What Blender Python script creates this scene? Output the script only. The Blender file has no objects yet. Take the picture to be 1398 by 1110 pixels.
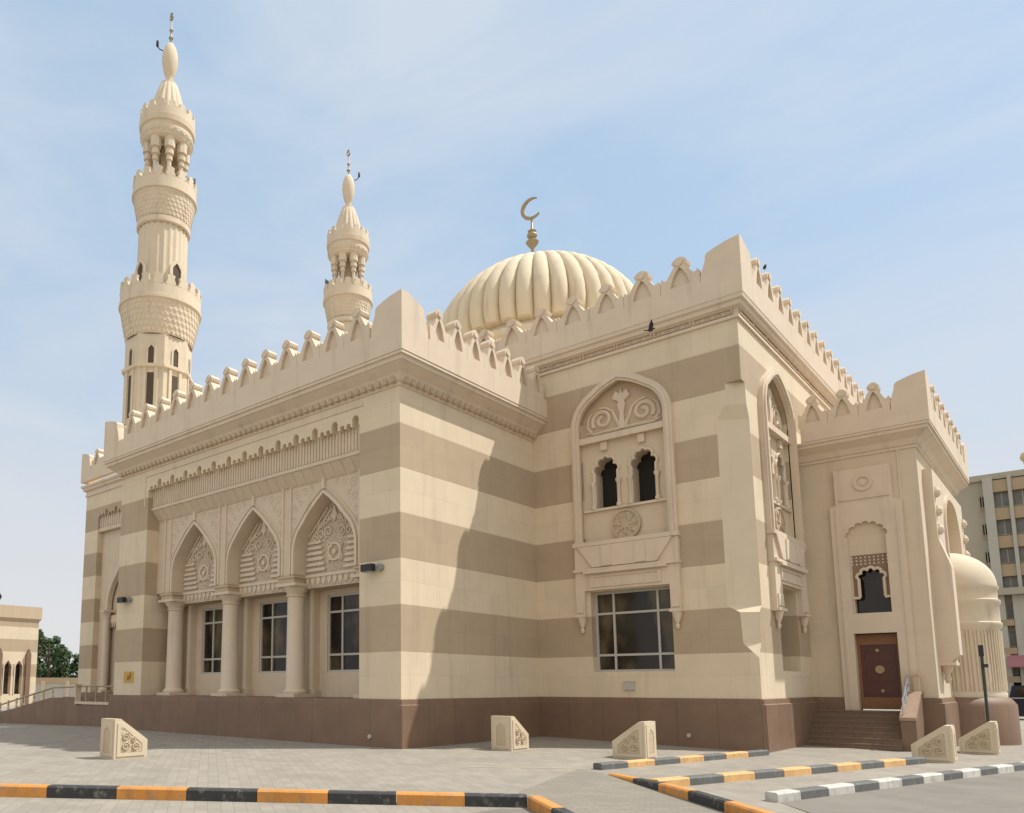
import bpy, bmesh, math, random
from mathutils import Vector, Matrix
from mathutils.geometry import tessellate_polygon
random.seed(7)
S = 0.7            # survey units -> metres (every mesh and location goes through it)
scn = bpy.context.scene
col = scn.collection
PI = math.pi

# ------------------------------------------------------------------ materials
class NT:
    def __init__(s, nt): s.nt = nt
    def n(s, t, **kw):
        o = s.nt.nodes.new(t)
        for k, v in kw.items():
            if k.startswith('i_'): o.inputs[k[2:].replace('_', ' ')].default_value = v
            else: setattr(o, k, v)
        return o
    def l(s, a, b): s.nt.links.new(a, b)
    def math(s, op, a, b=None, c=None):
        o = s.n('ShaderNodeMath', operation=op)
        for i, v in enumerate((a, b, c)):
            if v is None: continue
            if isinstance(v, (int, float)): o.inputs[i].default_value = v
            else: s.l(v, o.inputs[i])
        return o.outputs[0]
    def mix(s, f, a, b, blend='MIX'):
        o = s.n('ShaderNodeMix', data_type='RGBA', blend_type=blend)
        for sock, v in ((o.inputs[0], f), (o.inputs[6], a), (o.inputs[7], b)):
            if isinstance(v, (int, float)): sock.default_value = v
            elif isinstance(v, tuple): sock.default_value = v if len(v) == 4 else (*v, 1)
            else: s.l(v, sock)
        return o.outputs[2]
    def ramp(s, f, a, b):
        o = s.n('ShaderNodeMapRange'); o.inputs[1].default_value = a; o.inputs[2].default_value = b
        s.l(f, o.inputs[0]); return o.outputs[0]

def new_mat(name):
    m = bpy.data.materials.new(name); m.use_nodes = True
    t = NT(m.node_tree); b = m.node_tree.nodes['Principled BSDF']
    return m, t, b
def pos(t):
    g = t.n('ShaderNodeNewGeometry'); v = t.n('ShaderNodeVectorMath', operation='SCALE'); v.inputs[3].default_value = 1 / S
    t.l(g.outputs['Position'], v.inputs[0]); return v.outputs[0]
def noise(t, vec, scale, detail=4, rough=.55, stretch=None):
    if stretch:
        mp = t.n('ShaderNodeVectorMath', operation='MULTIPLY'); mp.inputs[1].default_value = stretch
        t.l(vec, mp.inputs[0]); vec = mp.outputs[0]
    o = t.n('ShaderNodeTexNoise'); o.inputs['Scale'].default_value = scale; o.inputs['Detail'].default_value = detail
    o.inputs['Roughness'].default_value = rough; t.l(vec, o.inputs['Vector']); return o.outputs[0]
def bump(t, b, h, strength=.3, dist=.02):
    o = t.n('ShaderNodeBump'); o.inputs['Strength'].default_value = strength; o.inputs['Distance'].default_value = dist
    t.l(h, o.inputs['Height']); t.l(o.outputs[0], b.inputs['Normal'])
def weather(t, base, vec, amt=.12, stain=.18):
    n1 = noise(t, vec, 1.1); n2 = noise(t, vec, .9, 5, .6, (1.6, 1.6, .16)); n3 = noise(t, vec, 14, 3)
    f = t.math('ADD', t.math('MULTIPLY', t.math('SUBTRACT', n1, .5), amt * 2), t.math('MULTIPLY', t.math('SUBTRACT', n3, .5), amt * .8))
    f = t.math('ADD', f, t.math('MULTIPLY', t.ramp(n2, .55, .8), -stain))
    o = t.n('ShaderNodeVectorMath', operation='SCALE'); t.l(base, o.inputs[0]); t.l(t.math('ADD', f, 1.0), o.inputs[3])
    return o.outputs[0]
def rgb(t, c):
    o = t.n('ShaderNodeRGB'); o.outputs[0].default_value = (*c, 1); return o.outputs[0]

def stone(name, c, amt=.1, stain=.16, rough=.85, carve=0, carve_scale=5, joints=False):
    m, t, b = new_mat(name); p = pos(t)
    base = weather(t, rgb(t, c), p, amt, stain)
    if joints:
        base = t.mix(joint_fac(t, p), base, tuple(x * .62 for x in c))
    t.l(base, b.inputs['Base Color']); b.inputs['Roughness'].default_value = rough
    h = noise(t, p, 22, 3)
    if carve:
        v = t.n('ShaderNodeTexVoronoi', feature='DISTANCE_TO_EDGE'); v.inputs['Scale'].default_value = carve_scale; t.l(p, v.inputs['Vector'])
        h = t.ramp(v.outputs[0], 0, .09)
        bump(t, b, h, carve, .06)
    else: bump(t, b, h, .12, .015)
    return m
def joint_fac(t, p, w=1.6, h=.97, mortar=.012):
    x = t.n('ShaderNodeSeparateXYZ'); t.l(p, x.inputs[0])
    u = t.math('ADD', x.outputs[0], x.outputs[1]); c = t.n('ShaderNodeCombineXYZ')
    t.l(u, c.inputs[0]); t.l(t.math('SUBTRACT', x.outputs[2], 1.95), c.inputs[1])
    k = t.n('ShaderNodeTexBrick'); k.offset = .5; k.inputs['Scale'].default_value = 1; k.inputs['Mortar Size'].default_value = mortar
    k.inputs['Mortar Smooth'].default_value = .3; k.inputs['Brick Width'].default_value = w; k.inputs['Row Height'].default_value = h
    t.l(c.outputs[0], k.inputs['Vector']); return t.math('MULTIPLY', k.outputs['Fac'], .2)

LIGHT = (.665, .555, .395); DARK = (.435, .337, .225)
def banded():
    m, t, b = new_mat('banded_stone'); p = pos(t)
    x = t.n('ShaderNodeSeparateXYZ'); t.l(p, x.inputs[0])
    k = t.math('FLOOR', t.math('DIVIDE', t.math('SUBTRACT', x.outputs[2], 1.95), 1.935))
    par = t.math('MODULO', k, 2.0)
    dark = t.math('MULTIPLY', t.math('GREATER_THAN', par, .5), t.math('LESS_THAN', x.outputs[2], 17.42))
    dark = t.math('MULTIPLY', dark, t.math('GREATER_THAN', x.outputs[2], 1.95))
    base = t.mix(dark, LIGHT, DARK)
    base = weather(t, base, p, .08, .17)
    # slightly different slabs
    jf = joint_fac(t, p)
    base = t.mix(jf, base, (.25, .18, .1))
    cu = t.n('ShaderNodeCombineXYZ'); t.l(t.math('FLOOR', t.math('DIVIDE', t.math('ADD', x.outputs[0], x.outputs[1]), 1.6)), cu.inputs[0]); t.l(t.math('FLOOR', t.math('DIVIDE', t.math('SUBTRACT', x.outputs[2], 1.95), .97)), cu.inputs[1])
    wn = t.n('ShaderNodeTexWhiteNoise', noise_dimensions='2D'); t.l(cu.outputs[0], wn.inputs['Vector'])
    sc = t.n('ShaderNodeVectorMath', operation='SCALE'); t.l(base, sc.inputs[0]); t.l(t.math('ADD', t.math('MULTIPLY', wn.outputs[0], .06), .96), sc.inputs[3]); base = sc.outputs[0]
    t.l(base, b.inputs['Base Color']); b.inputs['Roughness'].default_value = .82
    bump(t, b, noise(t, p, 25, 3), .1, .012)
    return m
def granite():
    m, t, b = new_mat('brown_granite'); p = pos(t)
    base = weather(t, rgb(t, (.205, .128, .078)), p, .25, .15)
    x = t.n('ShaderNodeSeparateXYZ'); t.l(p, x.inputs[0])
    u = t.math('ADD', x.outputs[0], x.outputs[1])
    fr = t.math('FRACT', t.math('DIVIDE', u, 1.75))
    j = t.math('LESS_THAN', fr, .012)
    slab = t.n('ShaderNodeTexWhiteNoise', noise_dimensions='1D'); t.l(t.math('FLOOR', t.math('DIVIDE', u, 1.75)), slab.inputs['W'])
    base = t.mix(t.math('MULTIPLY', slab.outputs[0], .35), base, (.15, .085, .055))
    base = t.mix(t.math('MULTIPLY', j, .7), base, (.06, .035, .025))
    t.l(base, b.inputs['Base Color']); b.inputs['Roughness'].default_value = .6
    return m
def paving(name, c, w, h, ang, mortar=.012, big=.15, contrast=.42):
    m, t, b = new_mat(name); p = pos(t)
    r = t.n('ShaderNodeVectorRotate', rotation_type='Z_AXIS'); r.inputs['Angle'].default_value = ang; t.l(p, r.inputs['Vector'])
    k = t.n('ShaderNodeTexBrick'); k.inputs['Scale'].default_value = 1; k.inputs['Mortar Size'].default_value = mortar
    k.inputs['Brick Width'].default_value = w; k.inputs['Row Height'].default_value = h
    k.inputs['Color1'].default_value = (*c, 1); k.inputs['Color2'].default_value = (*[x * .86 for x in c], 1); k.inputs['Mortar'].default_value = (*[x * .72 for x in c], 1)
    t.l(r.outputs[0], k.inputs['Vector'])
    base = weather(t, k.outputs[0], p, big, 0)
    n = noise(t, p, .3, 7, .72); base = t.mix(t.math('MULTIPLY', t.ramp(n, .47, .64), contrast), base, tuple(x * .62 for x in c))
    n = noise(t, p, .55, 5, .7); base = t.mix(t.math('MULTIPLY', t.ramp(n, .6, .75), contrast), base, (c[0]*1.15, c[1]*1.12, c[2]*1.05))
    t.l(base, b.inputs['Base Color']); b.inputs['Roughness'].default_value = .9
    bump(t, b, k.outputs['Fac'], -.3, .02)
    return m
def plain(name, c, rough=.6, metal=0, spec=.5, amt=.1, scale=6):
    m, t, b = new_mat(name); p = pos(t)
    n = noise(t, p, scale); f = t.math('ADD', t.math('MULTIPLY', t.math('SUBTRACT', n, .5), amt * 2), 1)
    o = t.n('ShaderNodeVectorMath', operation='SCALE'); t.l(rgb(t, c), o.inputs[0]); t.l(f, o.inputs[3])
    t.l(o.outputs[0], b.inputs['Base Color']); b.inputs['Roughness'].default_value = rough
    b.inputs['Metallic'].default_value = metal; b.inputs['Specular IOR Level'].default_value = spec
    return m
def paint(name, c):
    m, t, b = new_mat(name); p = pos(t)
    n = noise(t, p, 4, 7, .75); base = t.mix(t.math('MULTIPLY', t.ramp(n, .53, .66), .6), rgb(t, c), (.26, .235, .2))
    n = noise(t, p, 3, 5, .7, (1, 1, .4)); base = t.mix(t.math('MULTIPLY', t.ramp(n, .5, .78), .5), base, (.07, .065, .06))
    base = weather(t, base, p, .22, .1)
    t.l(base, b.inputs['Base Color']); b.inputs['Roughness'].default_value = .75; bump(t, b, n, .3, .02)
    return m
def glass_mat():
    m, t, b = new_mat('dark_glass'); p = pos(t)
    n = noise(t, p, .7, 3, .5, (1, 1, .5)); base = t.mix(t.ramp(n, .46, .66), (.016, .013, .01), (.12, .088, .045))  # brown blotches for reflections and dim interior, put into the glass colour
    t.l(base, b.inputs['Base Color']); b.inputs['Roughness'].default_value = .09; b.inputs['Specular IOR Level'].default_value = .35
    return m
def leaf_mat():
    m, t, b = new_mat('leaves'); p = pos(t)
    base = t.mix(noise(t, p, .9, 3), (.025, .06, .02), (.075, .11, .035))
    t.l(base, b.inputs['Base Color']); b.inputs['Roughness'].default_value = .7
    return m

M = dict(
    band=banded(), granite=granite(),
    trim=stone('trim_stone', (.64, .53, .40), .09, .24), facing=stone('facing_stone', (.635, .53, .38), .07, .14),
    smooth=stone('smooth_stone', (.61, .505, .365), .08, .18, joints=True),
    carved=stone('carved_stone', (.61, .50, .37), .08, .1, carve=.16, carve_scale=5),
    deepc=stone('deep_carved_stone', (.56, .455, .325), .1, .14, carve=.6, carve_scale=7),
    tan=stone('tan_stone', (.50, .39, .265), .08, .1),
    dome=stone('dome_stone', (.635, .54, .385), .08, .28),
    minaret=stone('minaret_stone', (.635, .535, .395), .09, .28),
    block=stone('cast_stone', (.60, .50, .36), .1, .14),
    blockc=stone('cast_stone_carving', (.53, .43, .29), .12, .1, carve=.35, carve_scale=7),
    white=plain('pale_frame', (.46, .44, .39), .4, amt=.04),
    glass=glass_mat(),
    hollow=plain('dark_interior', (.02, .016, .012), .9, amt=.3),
    wood=plain('dark_red_wood', (.085, .02, .011), .45, amt=.3, scale=9),
    oak=plain('light_brown_wood', (.22, .095, .03), .5, amt=.25, scale=9),
    brass=plain('brass', (.34, .25, .12), .5, .4),
    gilt=plain('weathered_gilt', (.36, .28, .16), .5, .4),
    steel=plain('steel', (.55, .55, .56), .3, .9),
    black=plain('black_plastic', (.018, .018, .018), .5),
    grey=plain('grey_metal', (.3, .3, .3), .5, .3),
    yellow=plain('yellow_enamel', (.55, .33, .04), .5),
    lamp=plain('lamp_globe', (.55, .45, .22), .3),
    pole=plain('dark_green_paint', (.03, .045, .04), .5),
    leaf=leaf_mat(), bark=plain('bark', (.1, .075, .05), .9),
    bird=plain('slate_feathers', (.035, .035, .04), .8, amt=.4, scale=30),
    pave=paving('paving', (.315, .28, .228), .55, .28, .62, .01),
    path=paving('path_paving', (.25, .223, .178), .44, .22, -.72, .014, .1, .2),
    road=paving('worn_road', (.21, .19, .158), 40, 40, .3, .001, .12, .5),
    kb=paint('kerb_black', (.035, .036, .036)), ko=paint('kerb_orange', (.60, .26, .055)), kw=paint('kerb_white', (.56, .54, .48)),
    ky2=plain('worn_edging', (.36, .31, .22), .9, amt=.35, scale=3), kg=paint('kerb_faded_sunlit_black', (.12, .122, .115)), ky=paint('kerb_faded_sunlit_orange', (.68, .40, .16)),  # paler kerb paints: weathered, with the sunlit tone also put into the colour
    sand=plain('sandy_ground', (.38, .32, .24), .95, amt=.2, scale=.3),
    apt_a=plain('pale_render', (.42, .40, .34), .8, amt=.1, scale=.6), apt_b=plain('tan_render', (.37, .28, .175), .8, amt=.15, scale=.6),
    apt_c=plain('grey_green_render', (.38, .34, .255), .8, amt=.1, scale=.4), apt_g=plain('apartment_glass', (.14, .14, .125), .3, amt=.5, scale=.5),
    awning=plain('pink_awning', (.36, .15, .16), .8), navy=plain('navy_paint', (.012, .016, .04), .18, .1), tyre=plain('tyre_rubber', (.02, .02, .02), .9),
    farwall=plain('pale_plaster', (.5, .5, .46), .9, amt=.15, scale=.4),
)

# ------------------------------------------------------------------ mesh helpers
class F:
    """plane frame: a along ua, b up, d outwards along n"""
    def __init__(s, o, ua, n): s.o = Vector(o); s.ua = Vector(ua); s.n = Vector(n)
    def P(s, a, b, d=0): return s.o + s.ua * a + Vector((0, 0, b)) + s.n * d
class MB:
    def __init__(s): s.bm = bmesh.new(); s.smooth = False; s.mi = 0
    def face(s, vs):
        try: f = s.bm.faces.new(vs); f.material_index = s.mi; return f
        except ValueError: return None
    def box(s, x0, x1, y0, y1, z0, z1):
        v = [s.bm.verts.new((x, y, z)) for z in (z0, z1) for y in (y0, y1) for x in (x0, x1)]
        for q in ((0, 2, 3, 1), (4, 5, 7, 6), (0, 1, 5, 4), (2, 6, 7, 3), (0, 4, 6, 2), (1, 3, 7, 5)): s.face([v[i] for i in q])
        return s
    def fbox(s, fr, a0, a1, b0, b1, d0, d1):
        v = [s.bm.verts.new(fr.P(a, b, d)) for b in (b0, b1) for d in (d0, d1) for a in (a0, a1)]
        for q in ((0, 2, 3, 1), (4, 5, 7, 6), (0, 1, 5, 4), (2, 6, 7, 3), (0, 4, 6, 2), (1, 3, 7, 5)): s.face([v[i] for i in q])
        return s
    def prism(s, fr, loops, d0, d1):
        if not isinstance(loops[0][0], (tuple, list)): loops = [loops]
        vf = []; vb = []
        for lp in loops:
            for a, b in lp: vf.append(s.bm.verts.new(fr.P(a, b, d1))); vb.append(s.bm.verts.new(fr.P(a, b, d0)))
        for tri in tessellate_polygon([[Vector((a, b, 0)) for a, b in lp] for lp in loops]):
            s.face([vf[i] for i in tri]); s.face([vb[i] for i in reversed(tri)])
        k = 0
        for lp in loops:
            n = len(lp)
            for i in range(n):
                j = (i + 1) % n
                s.face([vf[k + i], vf[k + j], vb[k + j], vb[k + i]])
            k += n
        return s
    def lathe(s, c, prof, n=32, ph=0, arc=2 * PI, rfun=None, capped=True):
        full = abs(arc - 2 * PI) < 1e-6; m = n if full else n + 1
        rings = []
        for r, z in prof:
            ring = []
            for i in range(m):
                a = ph + arc * i / n; rr = r * (rfun(a, z) if rfun else 1)
                ring.append(s.bm.verts.new((c[0] + rr * math.cos(a), c[1] + rr * math.sin(a), c[2] + z)))
            rings.append(ring)
        for k in range(len(rings) - 1):
            for i in range(n):
                j = (i + 1) % m
                s.face([rings[k][i], rings[k][j], rings[k + 1][j], rings[k + 1][i]])
        if capped and full:
            s.face(list(reversed(rings[0]))); s.face(rings[-1])
        return s
    def tube(s, pts, r, n=6, taper=None):
        pts = [Vector(p) for p in pts]; rings = []
        up = Vector((0, 0, 1)); prev = None
        for i, p in enumerate(pts):
            d = (pts[min(i + 1, len(pts) - 1)] - pts[max(i - 1, 0)]).normalized()
            x = d.cross(up) if abs(d.z) < .95 else d.cross(Vector((0, 1, 0)))
            if prev is not None:
                x = prev - d * prev.dot(d)
            x.normalize(); prev = x; y = d.cross(x)
            rr = r if taper is None else r * (1 + (taper - 1) * i / (len(pts) - 1))
            rings.append([s.bm.verts.new(p + (x * math.cos(2 * PI * k / n) + y * math.sin(2 * PI * k / n)) * rr) for k in range(n)])
        for k in range(len(rings) - 1):
            for i in range(n):
                s.face([rings[k][i], rings[k][(i + 1) % n], rings[k + 1][(i + 1) % n], rings[k + 1][i]])
        s.face(list(reversed(rings[0]))); s.face(rings[-1])
        return s
    def sweep(s, path, prof, closed=False):
        """profile [(out,z)] along plan path [(x,y)], outward = right of travel, mitred"""
        n = len(path); rings = []
        for i in range(n):
            p = Vector(path[i]).to_2d() if len(path[i]) > 2 else Vector(path[i])
            dirs = []
            if closed or i > 0: dirs.append((p - Vector(path[i - 1])).normalized())
            if closed or i < n - 1: dirs.append((Vector(path[(i + 1) % n]) - p).normalized())
            ns = [Vector((d.y, -d.x)) for d in dirs]
            if len(ns) == 2: m = (ns[0] + ns[1]); m = m / max(.3, (1 + ns[0].dot(ns[1])))
            else: m = ns[0]
            rings.append([s.bm.verts.new((p.x + m.x * o, p.y + m.y * o, z)) for o, z in prof])
        for i in range(n if closed else n - 1):
            a, b = rings[i], rings[(i + 1) % n]
            for k in range(len(prof) - 1): s.face([a[k], b[k], b[k + 1], a[k + 1]])
        if not closed:
            s.face(rings[0]); s.face(list(reversed(rings[-1])))
        return s

def setp(o, label=None, cat=None, group=None, kind=None):
    for k, v in (('label', label), ('category', cat), ('group', group), ('kind', kind)):
        if v: o[k] = v
    return o
ROOTLOC = {}
def empty(name, loc=(0, 0, 0), rotz=0, **kw):
    o = bpy.data.objects.new(name, None); col.objects.link(o); o.location = Vector(loc) * S; o.rotation_euler = (0, 0, rotz)
    o.empty_display_size = .3
    return setp(o, **kw)
def root_of(o):
    while o.parent: o = o.parent
    return o
def mesh_of(name, mb, mats, origin=(0, 0, 0), smooth=None, weld=False):
    bm = mb.bm; og = Vector(origin)
    if weld: bmesh.ops.remove_doubles(bm, verts=bm.verts, dist=1e-4)
    for v in bm.verts: v.co = (v.co - og) * S
    bmesh.ops.recalc_face_normals(bm, faces=bm.faces)
    me = bpy.data.meshes.new(name); bm.to_mesh(me); bm.free()
    if not isinstance(mats, (list, tuple)): mats = [mats]
    for m in mats: me.materials.append(m if not isinstance(m, str) else M[m])
    if smooth is not None:
        for p in me.polygons: p.use_smooth = True
        me.set_sharp_from_angle(angle=math.radians(smooth))
    return me
def obj(name, mb, mats, parent=None, smooth=None, local=False, **kw):
    """world-coordinate mesh -> object (vertices relative to its thing's base); local=True: vertices already are"""
    og = (0, 0, 0)
    if parent is not None and not local: og = root_of(parent).location / S
    me = mesh_of(name, mb, mats, og, smooth)
    o = bpy.data.objects.new(name, me); col.objects.link(o)
    if parent is not None: o.parent = parent
    return setp(o, **kw)
def inst(name, me, loc, rotz, parent=None, **kw):
    o = bpy.data.objects.new(name, me); col.objects.link(o)
    l = Vector(loc)
    if parent is not None: l = l - root_of(parent).location / S; o.parent = parent
    o.location = l * S; o.rotation_euler = (0, 0, rotz)
    return setp(o, **kw)

# ------------------------------------------------------------------ outlines
def arch_top(c, hw, zs, za, n=10, r1=None):
    """right-to-left? returns points from left spring to right spring of a four-centred pointed arch"""
    r = r1 or hw * .75
    cx, cz = c - hw + r, zs
    ax, az = c - cx, za - cz; D = math.hypot(ax, az); fi = math.atan2(az, ax)
    th = fi + math.acos(min(1, r / D))
    L = [(cx + r * math.cos(PI + (th - PI) * i / n), cz + r * math.sin(PI + (th - PI) * i / n)) for i in range(n + 1)]
    # a light outward bow on the straight flank
    x1, z1 = L[-1]
    for i in (1, 2, 3):
        f = i / 4; L.append((x1 + (c - x1) * f - .025 * hw * math.sin(PI * f), z1 + (za - z1) * f + .025 * hw * math.sin(PI * f)))
    return L + [(c, za)] + [(2 * c - x, z) for x, z in reversed(L)]
def arch_loop(c, hw, z0, zs, za, n=10, r1=None):
    return [(c - hw, z0)] + arch_top(c, hw, zs, za, n, r1) + [(c + hw, z0)]
def foil_loop(c, hw, z0, zs, za, lobes=7, n=7, depth=.5):
    base = arch_top(c, hw, zs, za, 10)
    # resample the arch into chords and put an outward lobe on each
    L = [0]
    for i in range(1, len(base)): L.append(L[-1] + math.dist(base[i], base[i - 1]))
    def at(t):
        for i in range(1, len(base)):
            if L[i] >= t - 1e-9:
                f = (t - L[i - 1]) / max(1e-9, L[i] - L[i - 1]); return (base[i-1][0] + (base[i][0]-base[i-1][0]) * f, base[i-1][1] + (base[i][1]-base[i-1][1]) * f)
        return base[-1]
    ks = [at(L[-1] * k / lobes) for k in range(lobes + 1)]; out = [(c - hw, z0)]
    for k in range(lobes):
        (x0, y0), (x1, y1) = ks[k], ks[k + 1]; mx, my = (x0 + x1) / 2, (y0 + y1) / 2; dx, dy = x1 - x0, y1 - y0
        for i in range(n):
            a = PI * i / n; out.append((mx - dx / 2 * math.cos(a) - dy * depth * math.sin(a), my - dy / 2 * math.cos(a) + dx * depth * math.sin(a)))
    return out + [ks[-1], (c + hw, z0)]
def ring_loop(c, z, r, n=28): return [(c + r * math.cos(2 * PI * i / n), z + r * math.sin(2 * PI * i / n)) for i in range(n)]
def rect(a0, a1, b0, b1): return [(a0, b0), (a1, b0), (a1, b1), (a0, b1)]
def grow(loop, g):
    """offset an open-bottom arch loop outwards by g (keeps the foot level)"""
    out = []; n = len(loop)
    for i, (x, z) in enumerate(loop):
        p = loop[max(i - 1, 0)]; q = loop[min(i + 1, n - 1)]
        dx, dz = q[0] - p[0], q[1] - p[1]; l = math.hypot(dx, dz) or 1
        out.append((x - dz / l * g, z + dx / l * g))
    out[0] = (loop[0][0] - g, loop[0][1]); out[-1] = (loop[-1][0] + g, loop[-1][1])
    return out
def band_loop(loop, g):
    """closed strip between an open arch loop and its offset"""
    return list(grow(loop, g)) + list(reversed(loop))
def spiral(fr, c, z, r0, turns, d, dirn=1, ph=0, n=26):
    return [fr.P(c + dirn * r0 * (1 - .8 * i / n) * math.cos(ph + turns * 2 * PI * i / n), z + r0 * (1 - .8 * i / n) * math.sin(ph + turns * 2 * PI * i / n), d) for i in range(n + 1)]

# ------------------------------------------------------------------ the site
ZG = lambda x: (-.02 * min(x, 30) if x > 0 else (.018 * (max(x, -60) + 22) if x < -22 else 0))
gx = [-1500, -700, -300, -150, -90, -60, -45, -30, -22, -15, -8, 0, 8, 15, 22, 30, 60, 120, 300, 700, 1500]
def ground_sheet(poly_x0, x1, y0, y1, dz, mb):
    xs = sorted(set([poly_x0, x1] + [x for x in gx if poly_x0 < x < x1]))
    vs = [[mb.bm.verts.new((x, y, ZG(x) + dz)) for x in xs] for y in (y0, y1)]
    for i in range(len(xs) - 1): mb.face([vs[0][i], vs[0][i + 1], vs[1][i + 1], vs[1][i]])
m = MB(); ground_sheet(-1500, 1500, -900, 1800, 0, m); obj('ground', m, 'pave', kind='structure')
def poly_sheet(name, pts, dz, mat):
    m = MB(); m.face([m.bm.verts.new((x, y, ZG(x) + dz)) for x, y in pts]); return obj(name, m, mat, kind='structure')

DK = Vector((.758, .652)); DP = Vector((.75, -.66))     # kerb direction, path direction
C1 = Vector((11.08, -8.56))
def kerb(p0, dirv, lens, cols, w, h, name='kerb', side=1, mats=('kb', 'ko'), taper=0):
    H = h; m = MB(); d = Vector(dirv).normalized(); nv = Vector((-d.y, d.x)) * side; s = 0; p0 = Vector(p0)
    for L, c in zip(lens, cols):
        m.mi = c; a = p0 + d * s; b = p0 + d * (s + L - .012)
        def section(q, sq):
            h = H * min(1, .2 + .8 * sq / taper) if taper else H
            return [m.bm.verts.new((q.x + nv.x * o, q.y + nv.y * o, z + ZG(q.x))) for o, z in ((0, -.15), (0, h - .04), (.04, h), (w - .04, h), (w, h - .04), (w, -.15))]
        prof = range(6); ra = section(a, s); rb = section(b, s + L)
        for k in range(len(prof)): m.face([ra[k], rb[k], rb[(k + 1) % len(prof)], ra[(k + 1) % len(prof)]])
        m.face(ra); m.face(list(reversed(rb))); s += L
    return obj(name, m, list(mats), kind='structure')
# front kerb, running back to the left from the corner
kerb(C1, -DK, [1.4, 1.55, 1.55] + [1.62] * 22, [0, 1] * 13, .32, .27, side=-1)
kerb(C1 + DP * .02, DP, [1.6, 1.6, 1.6, 1.6, 1.6], [1, 0, 1, 0, 1], .32, .27, side=1)
kerb((9.55, -1.5), DP, [1.75, 1.55, 1.55, 1.6, 1.6, 1.6, 1.6], [1, 0, 1, 0, 1, 0, 1], .3, .24, side=1, taper=4)
kerb((8.52, -.43), (2.14, 9.99), [1.35, 1.45, 1.45, 1.45, 1.45, 1.5, 1.5], [0, 1] * 3 + [0], .34, .2, side=-1, mats=('kg', 'ky'))
kerb((11.5, -3.1), (3.85, 13.4), [1.3, 1.5] + [1.48] * 8, [1, 0] * 5, .36, .22, side=-1, mats=('kg', 'ky'))
kerb((14.5, -3.25), (4.05, 15.3), [1.0] + [1.3] * 24, [1, 0] * 12 + [1], .34, .22, side=-1, mats=('kg', 'kw'))
q0 = Vector((9.3, -1.3)); q1 = q0 + DP * 14; q2 = C1 + DP * 9; 
poly_sheet('footpath', [C1[:], (q2.x, q2.y), (q1.x, q1.y), (q0.x, q0.y), (8.2, -.8), (9.6, -6.6)], .004, 'path')
kd = Vector((4.05, 15.3)).normalized(); r0 = Vector((14.85, -3.3))
poly_sheet('road', [(r0.x, r0.y), (60, -60), (120, 40), (r0.x + kd.x * 60 + .2, r0.y + kd.y * 60)], .004, 'road')
kk = C1 - DK * 40
poly_sheet('road', [(C1.x + .1, C1.y - .1), (kk.x + .1, kk.y - .1), (kk.x + 25, kk.y - 30), (C1.x + 10.6, C1.y - 9.4)], .006, 'road')

poly_sheet('flush_edging', [(8.5, -.5), (8.6, -.25), (4.75, -3.55), (4.8, -3.8)], .005, 'ky2')

# ------------------------------------------------------------------ the mosque
mosque = empty('mosque', (-8, 12, 0), label='large cream and tan striped stone mosque with ribbed dome and stepped battlements', cat='mosque')
X2, Y1, Y3, X3, YB = 10.45, 10.75, 18.92, 15.45, 32.58
YC = (Y3 + YB) / 2
FA = F((0, 0, 0), (1, 0, 0), (0, -1, 0))
FB = F((0, 0, 0), (0, 1, 0), (1, 0, 0))
FC = F((0, Y1, 0), (1, 0, 0), (0, -1, 0))
FD = F((X2, 0, 0), (0, 1, 0), (1, 0, 0))
FE = F((0, Y3, 0), (1, 0, 0), (0, -1, 0))
FF = F((X3, 0, 0), (0, 1, 0), (1, 0, 0))
YL, XL0, XL1 = 7.5, -42.2, -22.75
FL = F((0, YL, 0), (1, 0, 0), (0, -1, 0))

def crest_edge(a0, a1, zb, n):
    """top edge of the arcade recess, cut up into tall and short teeth, running from a1 down to a0"""
    pts = []; p = (a1 - a0) / n
    for i in range(n):
        x = a1 - i * p
        def notch(c, w, h): return [(c + w / 2, zb), (c + w / 2, zb + h * .68), (c + w * .32, zb + h * .92), (c, zb + h), (c - w * .32, zb + h * .92), (c - w / 2, zb + h * .68), (c - w / 2, zb)]
        pts += notch(x - p * .17, .40, .5) + notch(x - p * .5, .26, .2) + notch(x - p * .8, .26, .2)
    return pts
RA0, RA1, RZ = -19.7, -2.35, 14.0
m = MB()
outer = [(XL1, 1.95), (RA0, 1.95), (RA0, RZ)] + list(reversed(crest_edge(RA0 + .05, RA1 - .05, RZ, 13))) + [(RA1, RZ), (RA1, 1.95), (0, 1.95), (0, 15.3), (XL1, 15.3)]
m.prism(FA, outer, -.8, 0)
m.fbox(FB, .8, Y1, 1.95, 15.3, -.8, 0)                               # side wall of the wing
m.box(XL1, XL1 + .8, .8, YL, 1.95, 15.3)
m.box(XL1, -.02, .5, Y1, 15.3, 16.3)                                  # roof slab
m.box(XL1 + .8, -.8, 3.0, 3.4, 1.95, 15.3)
obj('wing_wall', m, 'band', mosque)

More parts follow.
